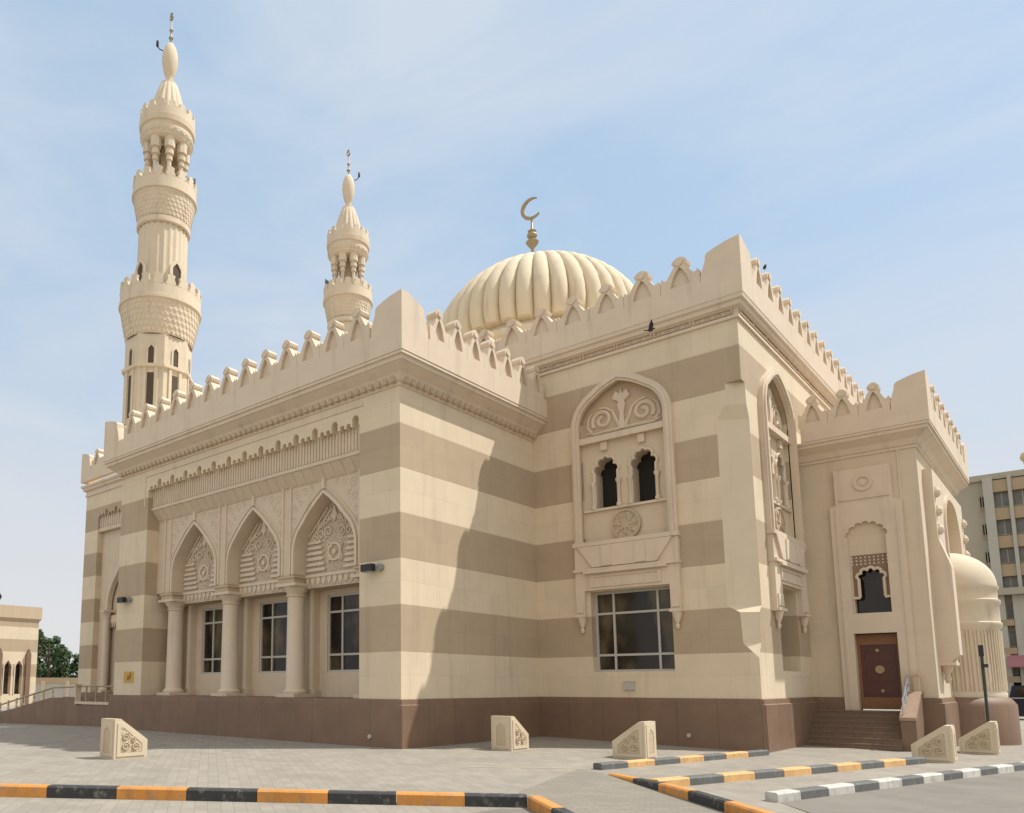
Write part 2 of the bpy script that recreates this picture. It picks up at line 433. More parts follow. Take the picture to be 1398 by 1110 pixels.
# --- arcade inside the recess
CX = [-18.6, -13.33, -8.06, -2.79]; AC = [(CX[i] + CX[i + 1]) / 2 for i in range(3)]
arcade_root = MB()
def aarch(c): return arch_loop(c, 2.05, 7.85, 8.9, 11.55, 10, 1.7)
out = [(RA0, 7.85)]
for c in AC: out += aarch(c)
out += [(RA1, 7.85), (RA1, 12.4), (RA0, 12.4)]
arcade_root.prism(FA, out, -1.55, -.8)
arc = obj('arcade', arcade_root, 'carved', mosque)
m = MB()
for c in AC: m.prism(FA, band_loop(aarch(c), .16), -.8, -.70); m.prism(FA, band_loop(grow(aarch(c), .3), .06), -.8, -.74)
for c in AC: m.fbox(FA, c - .1, c + .1, 11.75, 12.25, -.8, -.68)
for x in CX: m.fbox(FA, x - .34, x - .24, 7.9, 12.3, -.8, -.72); m.fbox(FA, x + .24, x + .34, 7.9, 12.3, -.8, -.72)
obj('arch_moulding', m, 'trim', arc)
m = MB()                                                              # shallow scrolls in the spandrels
for c in AC:
    for sgn in (-1, 1):
        for ux, uz, ur in ((1.9, 11.75, .26), (1.35, 11.85, .22), (2.0, 11.1, .22), (1.65, 11.35, .14), (2.1, 10.55, .16), (.85, 11.98, .15), (2.15, 10.1, .12)):
            m.tube(spiral(FA, c + sgn * ux, uz, ur, 1.3, -.8, sgn, .4, 16), .035, 5)
obj('spandrel_relief', m, 'trim', arc)
m = MB()                                                              # ribbed frieze, ledge and brackets
m.fbox(FA, RA0, RA1, 12.95, 14.9, -.8, -.34)
nr = 84
for i in range(nr):
    a = RA0 + (RA1 - RA0) * (i + .25) / nr; m.fbox(FA, a, a + .11, 13.0, 14.05, -.34, -.29)
m.fbox(FA, RA0, RA1, 12.78, 12.95, -.9, -.24)
m.prism(F((RA0, 0, 0), (0, 1, 0), (1, 0, 0)), [(.3, 12.78), (.85, 12.78), (.85, 12.15), (.76, 12.18)], 0, RA1 - RA0)
for i in range(26):
    a = RA0 + (RA1 - RA0) * i / 26 + .1
    m.prism(F((a, 0, 0), (0, 1, 0), (1, 0, 0)), [(.28, 12.76), (.5, 12.76), (.74, 12.3), (.70, 12.22)], 0, .36)
obj('frieze', m, 'carved', arc)
m = MB(); m.fbox(FA, RA0 - .35, RA1 + .2, 14.82, 14.94, 0, .05)
m.fbox(FA, RA0 - .35, RA0 - .27, 13.0, 14.82, 0, .04)
obj('edge_moulding', m, 'trim', arc)
for c in AC:                                                          # carved infill over each window
    m = MB(); m.prism(FA, arch_loop(c, 2.2, 7.2, 8.9, 11.7, 10, 1.8), -2.55, -1.55)
    ty = obj('tympanum', m, 'deepc', arc); D0 = -1.55
    m = MB()
    for k, z in enumerate((8.0, 8.27, 8.54, 8.81, 9.08, 9.35)):
        for sgn in (-1, 1):
            a0, a1 = sorted((c + sgn * (.55 + .06 * k), c + sgn * (1.98 - .05 * max(0, k - 3)))); m.prism(FA, [(a0, z + .07), (a0 + .15, z), (a1 - .15, z), (a1, z + .07), (a1 - .15, z + .15), (a0 + .15, z + .15)], D0, D0 + .1)
    for sgn in (-1, 1):
        for (ux, uz, ur) in ((.42, 9.85, .3), (.95, 9.75, .26), (1.4, 9.62, .2), (.62, 10.35, .2), (1.0, 10.2, .17), (.3, 10.5, .15), (.32, 8.55, .2), (.3, 9.15, .2)):
            m.tube(spiral(FA, c + sgn * ux, uz, ur, 1.3, D0 + .04, sgn, -1.2, 18), .05, 5)
        for off in (0, .28):
            m.tube([FA.P(c + sgn * (1.78 - off - .165 * i), 9.75 - off * .3 + .165 * i, D0 + .05) for i in range(9)], .055, 5)
    m.prism(FA, [(c - .2, 10.6), (c, 10.3), (c + .2, 10.6), (c, 11.15)], D0, D0 + .1)
    m.prism(FA, [ring_loop(c, 8.85, .46, 16), ring_loop(c, 8.85, .36, 16)], D0, D0 + .09); m.prism(FA, ring_loop(c, 8.85, .13, 10), D0, D0 + .1)
    obj('carved_relief', m, 'trim', ty)
    m = MB()
    for k in range(11):
        a = c - 1.9 + k * .38; m.prism(FA, [(a - .16, 7.75), (a + .16, 7.75), (a + .13, 7.55), (a, 7.3), (a - .13, 7.55)], -2.45, D0 + .04)
    m.fbox(FA, c - 2.1, c + 2.1, 7.72, 7.86, -2.4, D0 + .1)
    obj('pendant_row', m, 'trim', ty)
def column(parent, x, y, z0, z1, r, name='column'):
    m = MB(); h = z1 - z0
    m.box(x - r * 1.5, x + r * 1.5, y - r * 1.5, y + r * 1.5, z0, z0 + .16)
    m.lathe((x, y, 0), [(r * 1.3, z0 + .16), (r * 1.38, z0 + .26), (r * 1.1, z0 + .36), (r * 1.02, z0 + .42), (r * .95, z1 - .62), (r * 1.1, z1 - .6), (r * 1.1, z1 - .53), (r * .98, z1 - .5), (r * 1.1, z1 - .4), (r * 1.45, z1 - .2), (r * 1.5, z1 - .14)], 20)
    m.box(x - r * 1.65, x + r * 1.65, y - r * 1.65, y + r * 1.65, z1 - .14, z1)
    return obj(name, m, 'trim', parent, 40)
for x in CX:
    column(arc, x, 1.45, 1.95, 7.45, .45)
    m = MB(); m.fbox(FA, x - .56, x + .56, 7.45, 7.86, -2.2, -.78); m.fbox(FA, x - .66, x + .66, 7.7, 7.8, -2.25, -.72); obj('impost', m, 'tan', arc)
m = MB()
for x in CX:                                                          # back wall with its window openings
    m.fbox(FA, x - .5, x + .5, 1.95, 7.3, -2.62, -2.2); m.fbox(FA, x - .62, x + .62, 1.95, 2.3, -2.62, -2.12); m.lathe((x + .35, 2.2, 0), [(.14, 2.3), (.14, 7.1), (.2, 7.3)], 10)
m.prism(FA, [rect(RA0, RA1, 1.95, 7.6)] + [rect(c - 1.6, c + 1.6, 3.15, 6.95) for c in AC], -2.95, -2.6)
m.box(RA0, RA1, 2.2, 2.95, 7.6, 7.85)
obj('arcade_back_wall', m, 'smooth', arc)
for x0 in (RA0 - .5, RA1): m = MB(); m.box(x0, x0 + .5, .8, 2.95, 1.951, 12.4); obj('recess_side', m, 'band', arc)

def window(parent, fr, a0, a1, z0, z1, d, vs, hs, fw=.105, glass='glass', name='window'):
    m = MB(); dd = (d - .04, d + .08)
    m.fbox(fr, a0, a0 + fw, z0, z1, *dd); m.fbox(fr, a1 - fw, a1, z0, z1, *dd); m.fbox(fr, a0 + fw, a1 - fw, z0, z0 + fw, *dd); m.fbox(fr, a0 + fw, a1 - fw, z1 - fw, z1, *dd)
    for v in vs: m.fbox(fr, v - fw * .5, v + fw * .5, z0 + fw, z1 - fw, dd[0], dd[1] - .003)
    for h in hs: m.fbox(fr, a0 + fw, a1 - fw, h - fw * .5, h + fw * .5, dd[0], dd[1] - .006)
    w = obj(name, m, 'white', parent)
    m = MB(); m.fbox(fr, a0 + .03, a1 - .03, z0 + .03, z1 - .03, d - .03, d); obj('pane', m, glass, w)
    return w
for c in AC: window(mosque, FA, c - 1.6, c + 1.6, 3.15, 6.95, -2.75, [c - .62, c + .62], [4.0, 6.1])

# --- hall walls with the cut-off corner
CH = [(0, 1.95), (0, 3.65), (.59, 4.28), (.65, 5.6), (1.14, 5.9), (1.14, 14.2), (.74, 14.8), (.68, 15.8), (0, 15.8), (0, 18.75)]
CK = .68          # the cut is shallower on the side wall
WC, WD = 4.85, 15.5
def upper_hole(c, s): return arch_loop(c, 2.15 * s, 9.35, 15.2, 17.25, 10, 1.55 * s)
def ow(c, s, oh): return rect(c - oh, c + oh, 3.15, 7.0)
m = MB()
m.prism(FC, [[(0, 18.75), (0, 1.95)] + [(X2 - (o or .003), z) for o, z in CH], upper_hole(WC, 1), ow(WC + .08, 1, 1.97)], -.6, 0)
m.prism(FD, [[(Y3, 1.95), (Y3, 18.75)] + [(Y1 + (o * CK or .003), z - (.003 if z == 15.8 else 0)) for o, z in reversed(CH)], upper_hole(WD, 1), ow(WD, 1, 1.45)], -1.4, 0)
m.box(XL0, XL0 + .6, YL + .6, 41, 1.95, 18.75)
m.box(X2 - .6, X2, YB, 2 * YC - Y1, 1.95, 18.75); m.box(XL0, X2, 2 * YC - Y1 - .5, 2 * YC - Y1, 1.95, 18.75)
m.box(X2 - .6, X2, Y3, YB, 14, 18.75)
m.fbox(FC, XL1, 0, 15.3, 18.75, -.6, 0)
m.box(XL0 + .1, X2 - .1, Y1 + .1, 2 * YC - Y1 - .1, 18.75, 19.55)                # roof
m.box(XL0 + .1, XL1 - .1, YL + .1, Y1 + .1, 18.75, 19.55)
m.box(XL1 - .6, XL1, YL + .6, Y1 + .1, 1.95, 18.75)
hall = obj('hall_wall', m, 'band', mosque)
m = MB()
for (o0, z0), (o1, z1) in zip(CH, CH[1:]):
    if (o0 == 0 and o1 == 0) or z0 == z1: continue
    q = [(X2 - o0, Y1, z0), (X2, Y1 + o0 * CK, z0), (X2, Y1 + o1 * CK, z1), (X2 - o1, Y1, z1)]
    vs = []
    for p in q:
        if vs and (Vector(p) - vs[-1].co).length < 1e-6: continue
        vs.append(m.bm.verts.new(p))
    if (vs[0].co - vs[-1].co).length < 1e-6: vs.pop()
    m.face(vs)
obj('corner_chamfer', m, 'facing', mosque)

# --- the tall ornate window set used on the hall
def ornate(fr, c, s, oh, oc, wd=-.52):
    hw = 2.15 * s
    L = upper_hole(c, s)
    m = MB()
    m.prism(fr, band_loop(L, .40), -.05, .22); m.prism(fr, band_loop(grow(L, .12), .16), .2, .30)
    m.fbox(fr, c - hw, c + hw, 14.42, 14.72, -.3, .10)
    # console band and the legs that hang down beside the lower window
    w = 2.55 * s
    m.prism(fr, [(c - w, 9.35), (c + w, 9.35), (c + w, 5.9), (c + oh + .12, 5.9), (c + oh + .12, 7.05), (c - oh - .12, 7.05), (c - oh - .12, 5.9), (c - w, 5.9)], 0, .24)
    m.fbox(fr, c - w - .06, c + w + .06, 9.22, 9.42, 0, .34); m.fbox(fr, c - w - .04, c + w + .04, 7.98, 8.12, 0, .36); m.fbox(fr, c - w * .8, c + w * .8, 7.86, 7.98, 0, .44)
    m.prism(fr, [(c - w * .92, 9.2), (c - w * .62, 8.16), (c + w * .62, 8.16), (c + w * .92, 9.2)], .24, .36)
    for k in (-1, 1): m.fbox(fr, c + k * w * .33 - .25, c + k * w * .33 + .25, 8.2, 9.15, .36, .41)
    m.prism(fr, [rect(c - w * .68, c + w * .68, 7.2, 7.75), rect(c - w * .62, c + w * .62, 7.27, 7.68)], .24, .3)
    sur = obj('window_surround', m, 'trim', mosque)
    for sg in (-1, 1):
        m = MB(); a = c + sg * (w + oh + .12) / 2; hwid = (w - oh - .12) / 2
        m.fbox(fr, a - hwid - .04, a + hwid + .04, 5.78, 5.92, 0, .36); m.fbox(fr, a - hwid * .75, a + hwid * .75, 6.0, 6.55, .24, .30)
        q = fr.P(a, 0, .12); m.lathe((q.x, q.y, 0), [(.06, 5.02), (.1, 5.15), (.06, 5.25), (.13, 5.4), (.24, 5.78)], 10)
        obj('corbel', m, 'trim', sur)
    m = MB(); m.prism(fr, [(c - hw - .02, 14.6)] + arch_top(c, hw + .02, 15.2, 17.28, 10, 1.55 * s) + [(c + hw + .02, 14.6)], -.55, -.28)
    ty = obj('tympanum', m, 'tan', sur)
    m = MB(); d = -.26; k = s
    for sg in (-1, 1):
        m.tube(spiral(fr, c + sg * 1.05 * k, 15.55, .55 * k, 1.4, d, sg, -.6), .10)
        m.tube([fr.P(c + sg * k * x, z, d) for x, z in ((.1, 15.0), (.35, 15.5), (.5, 15.9), (.85, 16.15), (1.2, 16.2))], .11, taper=.5)
        m.tube([fr.P(c + sg * k * x, z, d) for x, z in ((.1, 14.95), (.8, 14.95), (1.5, 14.92), (1.9, 15.05))], .09, taper=.6)
        m.tube([fr.P(c + sg * k * x, z, d) for x, z in ((1.6, 15.0), (1.85, 15.3), (1.8, 15.75), (1.6, 16.0))], .09, taper=.5)
        m.prism(fr, [(c, 16.2), (c + sg * .45 * k, 16.5), (c + sg * .28 * k, 16.85), (c, 16.62)], -.28, -.16)
    m.prism(fr, [(c - .16 * k, 14.9), (c + .16 * k, 14.9), (c + .1 * k, 15.7), (c + .2 * k, 16.1), (c, 16.95), (c - .2 * k, 16.1), (c - .1 * k, 15.7)], -.28, -.15)
    obj('vine_relief', m, 'trim', ty)
    # panel with the two small arches and the rosette
    m = MB(); hs = [arch_loop(c + sg * .95 * s, .52 * s, 11.1, 13.1, 13.85, 8, .5 * s) for sg in (-1, 1)]
    m.prism(fr, [rect(c - hw - .02, c + hw + .02, 9.3, 14.6)] + [foil_loop(c + sg * .95 * s, .58 * s, 11.1, 12.9, 13.75, 5, 5, .35) for sg in (-1, 1)], -1.0, -.22)
    pan = obj('arched_panel', m, 'smooth', sur)
    m = MB()
    for sg in (-1, 1):
        a = c + sg * .95 * s
        m.tube([fr.P(q, b, -.2) for q, b in foil_loop(a, .62 * s, 11.12, 12.9, 13.77, 5, 5, .35)], .085)
        m.fbox(fr, a - .16, a + .16, 13.98, 14.4, -.22, -.05); 
        for kk in (-1, 1):
            q = fr.P(a + kk * .66 * s, 0, -.14); m.lathe((q.x, q.y, 0), [(.13, 11.1), (.13, 11.25), (.08, 11.3), (.08, 12.2), (.15, 12.35), (.15, 12.45)], 10)
    m.fbox(fr, c - hw, c + hw, 10.98, 11.1, -.22, -.08)
    obj('small_arches', m, 'trim', pan, 40)
    m = MB(); m.prism(fr, ring_loop(c, 10.15, .74), -.22, -.10)
    ro = obj('rosette', m, 'deepc', pan)
    m = MB(); m.prism(fr, [ring_loop(c, 10.15, .74), ring_loop(c, 10.15, .64)], -.10, -.05)
    for k in range(8):
        a = k * PI / 4; m.prism(fr, [(c + .08 * math.cos(a + 1.57), 10.15 + .08 * math.sin(a + 1.57)), (c + .58 * math.cos(a), 10.15 + .58 * math.sin(a)), (c - .08 * math.cos(a + 1.57), 10.15 - .08 * math.sin(a + 1.57))], -.10, -.06 + .002 * k)
    obj('rosette_star', m, 'tan', ro)
    for sg in (-1, 1):
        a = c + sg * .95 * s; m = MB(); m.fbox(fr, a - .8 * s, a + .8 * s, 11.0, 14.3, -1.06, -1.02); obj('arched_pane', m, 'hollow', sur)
    if oc is not None: window(mosque, fr, oc - oh, oc + oh, 3.15, 7.0, wd, [oc - oh * .52, oc + oh * .58], [3.95, 5.95])
    return sur
ornate(FC, WC, 1, 1.97, WC + .08)
ornate(FD, WD, 1, 1.45, WD, -1.3)

# --- porch block with the side door
m = MB()
dn = [(12.3, 1.3), (12.3, 1.95)]
niche = foil_loop(13.2, .72, 8.7, 9.75, 10.4, 7, 5, .4)
m.prism(FE, [[(X2, 1.3), (12.38, 1.3), (12.38, 4.95), (14.12, 4.95), (14.12, 1.3), (X3, 1.3), (X3, 14.0), (X2, 14.0)], rect(12.5, 14.0, 5.9, 8.72)], -.5, 0)
bay0, bay1 = YC - 2.55, YC + 2.55
m.fbox(FF, Y3 + .5, YB, 1.3, 14.0, -.5, 0)
m.box(X2, X3, YB - .5, YB, 1.3, 14.0); m.box(X2, X3 - .05, Y3 + .1, YB - .1, 14.0, 14.6)
obj('porch_wall', m, 'smooth', mosque)
m = MB()
m.prism(FE, [[(11.78, 1.3), (12.38, 1.3), (12.38, 4.95), (14.12, 4.95), (14.12, 1.3), (14.75, 1.3), (14.75, 11.15), (14.42, 11.25), (14.42, 12.95), (12.05, 12.95), (12.05, 11.25), (11.78, 11.15)], foil_loop(13.22, .78, 5.9, 9.55, 10.2, 7, 5, .42)], 0, .2)
m.fbox(FE, 12.2, 14.3, 11.42, 11.5, .2, .26)
m.prism(FE, [ring_loop(13.27, 12.2, .4), ring_loop(13.27, 12.2, .27)], .2, .27); m.prism(FE, ring_loop(13.27, 12.2, .14, 12), .2, .25)
m.fbox(FE, 12.0, 12.08, 1.4, 11.0, .2, .24); m.fbox(FE, 14.5, 14.58, 1.4, 11.0, .2, .24)
m.fbox(FE, X3 - .75, X3 - .68, 1.95, 13.6, 0, .05)
ps = obj('door_surround', m, 'trim', mosque)
m = MB(); m.fbox(FE, 12.44, 14.0, 8.7, 10.7, -.4, -.05); obj('niche_back', m, 'tan', ps)
m = MB(); m.prism(FE, [(12.44, 6.7)] + foil_loop(13.25, .5, 6.7, 7.55, 8.0, 5, 5, .45) + [(14.06, 6.7), (14.06, 8.7), (12.44, 8.7)], -.3, -.05)
la = obj('lattice_screen', m, plain('lattice_brown', (.25, .165, .11), .8, amt=.3, scale=30), ps)
m = MB(); m.tube([FE.P(a, b, .0) for a, b in foil_loop(13.25, .52, 6.68, 7.55, 8.0, 5, 5, .45)], .075); m.fbox(FE, 12.44, 12.75, 6.6, 6.72, -.05, .06); m.fbox(FE, 13.75, 14.06, 6.6, 6.72, -.05, .06)
for i in range(9):
    for j in range(5):
        a, z = 12.52 + i * .18, 8.62 - j * .16
        if abs(a - 13.25) > .75 or z > 8.18: m.fbox(FE, a - .03, a + .03, z - .06, z + .02, -.05, -.02)
obj('scalloped_rim', m, 'trim', la)
m = MB(); m.fbox(FE, 12.44, 14.06, 5.9, 8.6, -.45, -.40); obj('pane', m, 'glass', ps)
m = MB(); m.fbox(FE, 12.38, 14.12, 4.95, 5.92, -.3, .02)
for i in range(8): m.prism(FE, [(12.55 + i * .2, 5.2), (12.65 + i * .2, 5.2), (12.66 + i * .2, 5.5), (12.6 + i * .2, 5.62), (12.54 + i * .2, 5.5)], .02, .07)
obj('door_lintel', m, 'trim', ps)
m = MB(); m.fbox(FE, 12.38, 14.12, 1.4, 4.95, -.35, -.28)
door = obj('door', m, 'wood', mosque)
m = MB(); m.fbox(FE, 12.38, 14.12, 4.42, 4.92, -.28, -.23); m.fbox(FE, 12.38, 14.12, 1.42, 1.95, -.28, -.23); m.fbox(FE, 12.38, 12.5, 1.95, 4.42, -.28, -.24); m.fbox(FE, 14.0, 14.12, 1.95, 4.42, -.28, -.24)
obj('door_rail', m, 'oak', door)
m = MB(); m.prism(FE, ring_loop(13.25, 3.25, .19, 18), -.28, -.2); m.prism(FE, ring_loop(13.2, 4.15, .08, 12), -.28, -.22); m.prism(FE, ring_loop(13.3, 2.25, .08, 12), -.28, -.22)
obj('medallion', m, 'brass', door)
m = MB()
for zz in (2.05, 2.75, 3.55): m.prism(FE, [rect(12.6, 13.9, zz, zz + .6), rect(12.68, 13.82, zz + .08, zz + .52)], -.28, -.255)
m.fbox(FE, 13.245, 13.265, 1.95, 4.42, -.275, -.262)
obj('door_moulding', m, 'wood', door)
# stairs going down towards the forecourt
m = MB(); ns = 7; ztop, zbot = 1.35, -.26; y_t, y_b = 18.3, 16.35
for i in range(ns):
    z1 = ztop - (ztop - zbot) * i / ns; y0 = y_t - (y_t - y_b) * (i) / (ns - 1) - .3
    m.box(X2 + .2, 14.33, y0, Y3 + .01 + .0 * i, z1 - (ztop - zbot) / ns, z1 - .05); m.box(X2 + .2, 14.33, y0 - .04, Y3 + .01, z1 - .05, z1)
st = obj('stair', m, plain('stair_granite', (.19, .125, .08), .6, amt=.3), mosque)
m = MB(); m.prism(F((14.33, 0, 0), (0, 1, 0), (1, 0, 0)), [(16.35, -.4), (Y3, -.4), (Y3, 2.1), (18.2, 2.1), (16.35, 1.0)], 0, .55)
obj('stair_cheek_wall', m, 'granite', st)
m = MB(); m.prism(F((14.3, 0, 0), (0, 1, 0), (1, 0, 0)), [(16.3, 1.0), (18.2, 2.12), (Y3, 2.12), (Y3, 2.24), (18.15, 2.24), (16.3, 1.14)], 0, .61)
obj('coping', m, plain('pink_granite', (.33, .22, .15), .6, amt=.25), st)
m = MB(); hx = 14.45
m.tube([(hx, 16.5, 1.9), (hx, 17.3, 2.4), (hx, 18.2, 2.95)], .045); m.tube([(hx, 16.5, 1.55), (hx, 18.2, 2.6)], .03)
for yy in (16.5, 17.3, 18.15): m.tube([(hx, yy, 1.1 + (yy - 16.3) * .58), (hx, yy, 1.95 + (yy - 16.5) * .61)], .04)
obj('handrail', m, 'steel', st)
m = MB(); m.box(14.62, 14.86, 18.3, 18.6, 2.24, 2.95); m.box(14.58, 14.9, 18.26, 18.64, 2.95, 3.05); obj('newel_post', m, 'tan', st)

# --- apse and its surround on the far porch face
m = MB(); c = (X3 - .05, YC, 0)
m.lathe(c, [(2.0, 1.9), (2.02, 2.1), (1.98, 2.2), (1.98, 5.3), (2.1, 5.45), (2.1, 5.6), (2.04, 5.65), (2.04, 6.5), (2.12, 6.6), (2.12, 6.75), (2.02, 6.8), (2.02, 7.25), (2.1, 7.35), (2.1, 7.45)], 30, -PI / 2, PI, capped=False)
n = 18
for i in range(n):
    a = -PI / 2 + PI * (i + .5) / n
    if True:
        for da in (-.038, .038): 
            x, y = c[0] + 2.0 * math.cos(a + da), c[1] + 2.0 * math.sin(a + da); m.tube([(x, y, 2.25), (x, y, 5.2)], .04, 6)
apse = obj('apse', m, 'minaret', mosque, 40)
m = MB(); m.lathe(c, [(2.05, 7.45)] + [(2.05 * math.cos(k * PI / 2 / 10), 7.5 + 1.85 * math.sin(k * PI / 2 / 10)) for k in range(11)], 30, -PI / 2, PI, capped=False)
obj('half_dome', m, 'minaret', apse, 60)
m = MB(); m.lathe(c, [(2.35, -.6), (2.35, 1.55), (2.2, 1.78), (2.05, 1.92)], 30, -PI / 2, PI, capped=False); obj('apse_plinth', m, 'granite', apse, 40)
m = MB()
def bayloop(z0): return [(20.26, z0), (YC - 2.65, z0)] + arch_top(YC, 2.65, 10.0, 12.0, 10, 2.0) + [(YC + 2.65, z0), (31.24, z0), (31.24, 12.75), (20.26, 12.75)]
m.prism(FF, bayloop(3.6), 0, .38); m.prism(FF, band_loop(arch_loop(YC, 2.65, 6, 10.0, 12.0, 10, 2.0), .22), .38, .48)
for y in (20.2, 30.3): m.prism(F((0, y, 0), (1, 0, 0), (0, 1, 0)), [(X3, 3.55), (X3 + .42, 3.55), (X3 + .78, 3.9), (X3 + .78, 8.0), (X3 + .38, 9.4), (X3, 9.4)], 0, 1.0); m.fbox(FF, y - .04, y + 1.04, 3.42, 3.58, 0, .62)
for y in (20.7, 30.8):
    m.lathe((X3 + .2, y, 0), [(.08, 2.6), (.15, 2.8), (.08, 2.95), (.3, 3.42)], 10)
    for zz in (9.6, 10.5, 11.4): m.lathe((X3 + .42, y, 0), [(.1, zz), (.2, zz + .15), (.2, zz + .3), (.08, zz + .5)], 10)
obj('apse_surround', m, 'trim', mosque)

# --- left gateway wall
PC = -34.6; 
m = MB()
lo = [(XL0, 1.95), (-40.0, 1.95), (-40.0, 16.6)] + list(reversed(crest_edge(-39.95, -29.25, 16.6, 7))) + [(-29.2, 16.6), (-29.2, 1.95), (XL1, 1.95), (XL1, 18.75), (XL0, 18.75)]
m.prism(FL, lo, -.5, 0); obj('gateway_wall', m, 'band', mosque)
GA = -34.7
m = MB(); m.prism(FL, [(-40, 1.95), (GA - 3.9, 1.95)] + arch_top(GA, 3.9, 8.8, 14.0, 10, 3.3) + [(GA + 3.9, 1.95), (-29.2, 1.95), (-29.2, 15.6), (-40, 15.6)], -.8, -.5)
m.fbox(FL, -40, -29.2, 15.6, 17.4, -.8, -.25); m.fbox(FL, -40, -29.2, 15.3, 15.6, -.8, -.1)
for i in range(30): m.fbox(FL, -40 + i * .36, -39.84 + i * .36, 15.7, 16.65, -.25, -.18)
gp = obj('gateway_arch', m, 'carved', mosque)
m = MB(); m.prism(FL, band_loop(arch_loop(GA, 3.9, 2.0, 8.8, 14.0, 10, 3.3), .25), -.5, -.38); m.fbox(FL, -38.6, -36.9, 7.6, 8.2, -1.1, -.6)
for i in range(5): m.prism(FL, [(-38.5 + i * .34, 7.6), (-38.25 + i * .34, 7.6), (-38.37 + i * .34, 7.2)], -.95, -.62)
m.fbox(FL, -37.2, -36.75, 1.95, 7.6, -1.1, -.68)
obj('arch_moulding', m, 'trim', gp)
q = FL.P(-38.5, 0, -.35); column(gp, q.x, q.y, 1.95, 8.6, .26)
m = MB(); m.prism(FL, [rect(GA - 4.2, GA + 4.2, 1.95, 14.5), rect(GA - 1.85, GA + 1.85, 1.96, 6.0)], -1.3, -.95); obj('gateway_back', m, 'carved', gp)
m = MB(); m.fbox(FL, GA - 1.9, GA + 1.9, 1.95, 6.0, -1.2, -1.1); gd = obj('door', m, 'wood', mosque)
m = MB(); m.fbox(FL, GA - 1.7, GA - .1, 4.8, 5.6, -1.1, -1.04); m.fbox(FL, GA + .1, GA + 1.7, 4.8, 5.6, -1.1, -1.04); obj('door_rail', m, 'oak', gd)

# --- cornices, dentils, parapets, merlons
prof = lambda zb, e, h: [(0, zb), (.06, zb), (.06, zb + h * .12), (.14, zb + h * .16), (e * .35, zb + h * .42), (e * .78, zb + h * .68), (e * .86, zb + h * .70), (e * .86, zb + h * .86), (e * .97, zb + h * .88), (e * .97, zb + h * .99), (0, zb + h)]
pr_flat = lambda zb, e, h: [(0, zb), (.10, zb), (.10, zb + .14), (.05, zb + .18), (.05, zb + h * .42), (e * .6, zb + h * .55), (e * .65, zb + h * .74), (e * .9, zb + h * .8), (e * .97, zb + h * .99), (0, zb + h)]
def cornice(path, zb, e, h, pf=prof):
    m = MB(); m.sweep(path, pf(zb, e, h)); return obj('cornice', m, 'trim', mosque)
def dentils(parent, fr, a0, a1, z, h, d, step=.5):
    m = MB(); n = int((a1 - a0) / step)
    for i in range(n): m.fbox(fr, a0 + (a1 - a0) * (i + .2) / n, a0 + (a1 - a0) * (i + .75) / n, z, z + h, 0, d)
    return obj('dentil_row', m, 'tan', parent)
def merlon_mesh(w, h):
    H = [(-.5, 0), (-.5, .40), (-.455, .48), (-.41, .41), (-.35, .40), (-.28, .50), (-.20, .65), (-.13, .74), (-.175, .79), (-.195, .87), (-.13, .945), (-.05, 1.0)]
    lp = [(x * w, z * h) for x, z in H] + [(-x * w, z * h) for x, z in reversed(H)]
    tri = [(-.25 * w, .12 * h), (.25 * w, .12 * h), (.17 * w, .42 * h), (.08 * w, .6 * h), (0, .7 * h), (-.08 * w, .6 * h), (-.17 * w, .42 * h)]
    m = MB(); fr = F((0, 0, 0), (1, 0, 0), (0, -1, 0))
    m.prism(fr, [lp, tri], -.04, .12); m.prism(fr, lp, -.42, -.04)
    # round boss under the head, on both faces
    m.prism(fr, ring_loop(0, .85 * h, .11 * w, 8), .12, .18)
    return mesh_of('merlon', m, 'trim')
def corner_block(p, x, y, dx, dy, w, t, z0, h):
    """L-shaped stepped corner stone: full height at the corner, dropping to the valley on both faces"""
    m = MB(); PR = [(1, 0), (1, .46), (.95, .58), (.90, .68), (.865, .74), (.855, .83), (.80, .875), (.66, .91), (.36, .965)]
    lp = [(0, z0)] + [(w * a, z0 + h * b) for a, b in PR] + [(0, z0 + h)]
    m.prism(F((x, y, 0), (dx, 0, 0), (0, -dy, 0)), lp, -t, 0)
    m.prism(F((x, y, 0), (0, dy, 0), (-dx, 0, 0)), [(t, z0)] + lp[1:-1] + [(t, z0 + h)], -t, 0)
    obj('corner_block', m, 'trim', p)
MER = {}
def parapet(fr, a0, a1, e, z0, hb, spacing, hm, first, count, rot, t=.45, extra=None):
    m = MB(); m.fbox(fr, a0, a1, z0, z0 + hb, e - t, e)
    p = obj('parapet', m, 'trim', mosque)
    if extra: extra(p)
    key = (round(spacing, 3), round(hm, 3))
    if key not in MER: MER[key] = merlon_mesh(spacing * .99, hm)
    for i in range(count):
        q = fr.P(first + i * spacing, z0 + hb, e - .12)
        inst('merlon', MER[key], q, rot, p)
    return p
EA = .88; ZA = 16.3
c1 = cornice([(XL1, YL), (XL1, 0), (0, 0), (0, Y1)], 15.2, EA, 1.1)
dentils(c1, FA, XL1, 0, 15.32, .28, .26, .42); dentils(c1, FB, 0, Y1, 15.32, .28, .26, .42)
EX = EA
def ex_a(p):
    corner_block(p, EA, -EA, -1, 1, 1.75, .45, ZA, 2.6); corner_block(p, XL1 - EA, -EA, 1, 1, 1.75, .45, ZA, 2.6)
parapet(FA, XL1 - EA + 1.75, EA - 1.75, EA, ZA, 1.0, 1.565, 1.62, -1.72 - 12 * 1.565, 13, 0, extra=ex_a)
parapet(FB, .88, Y1, EA, ZA, 1.0, 1.36, 1.62, 1.68, 7, PI / 2)
EC = .42; ZC = 19.6
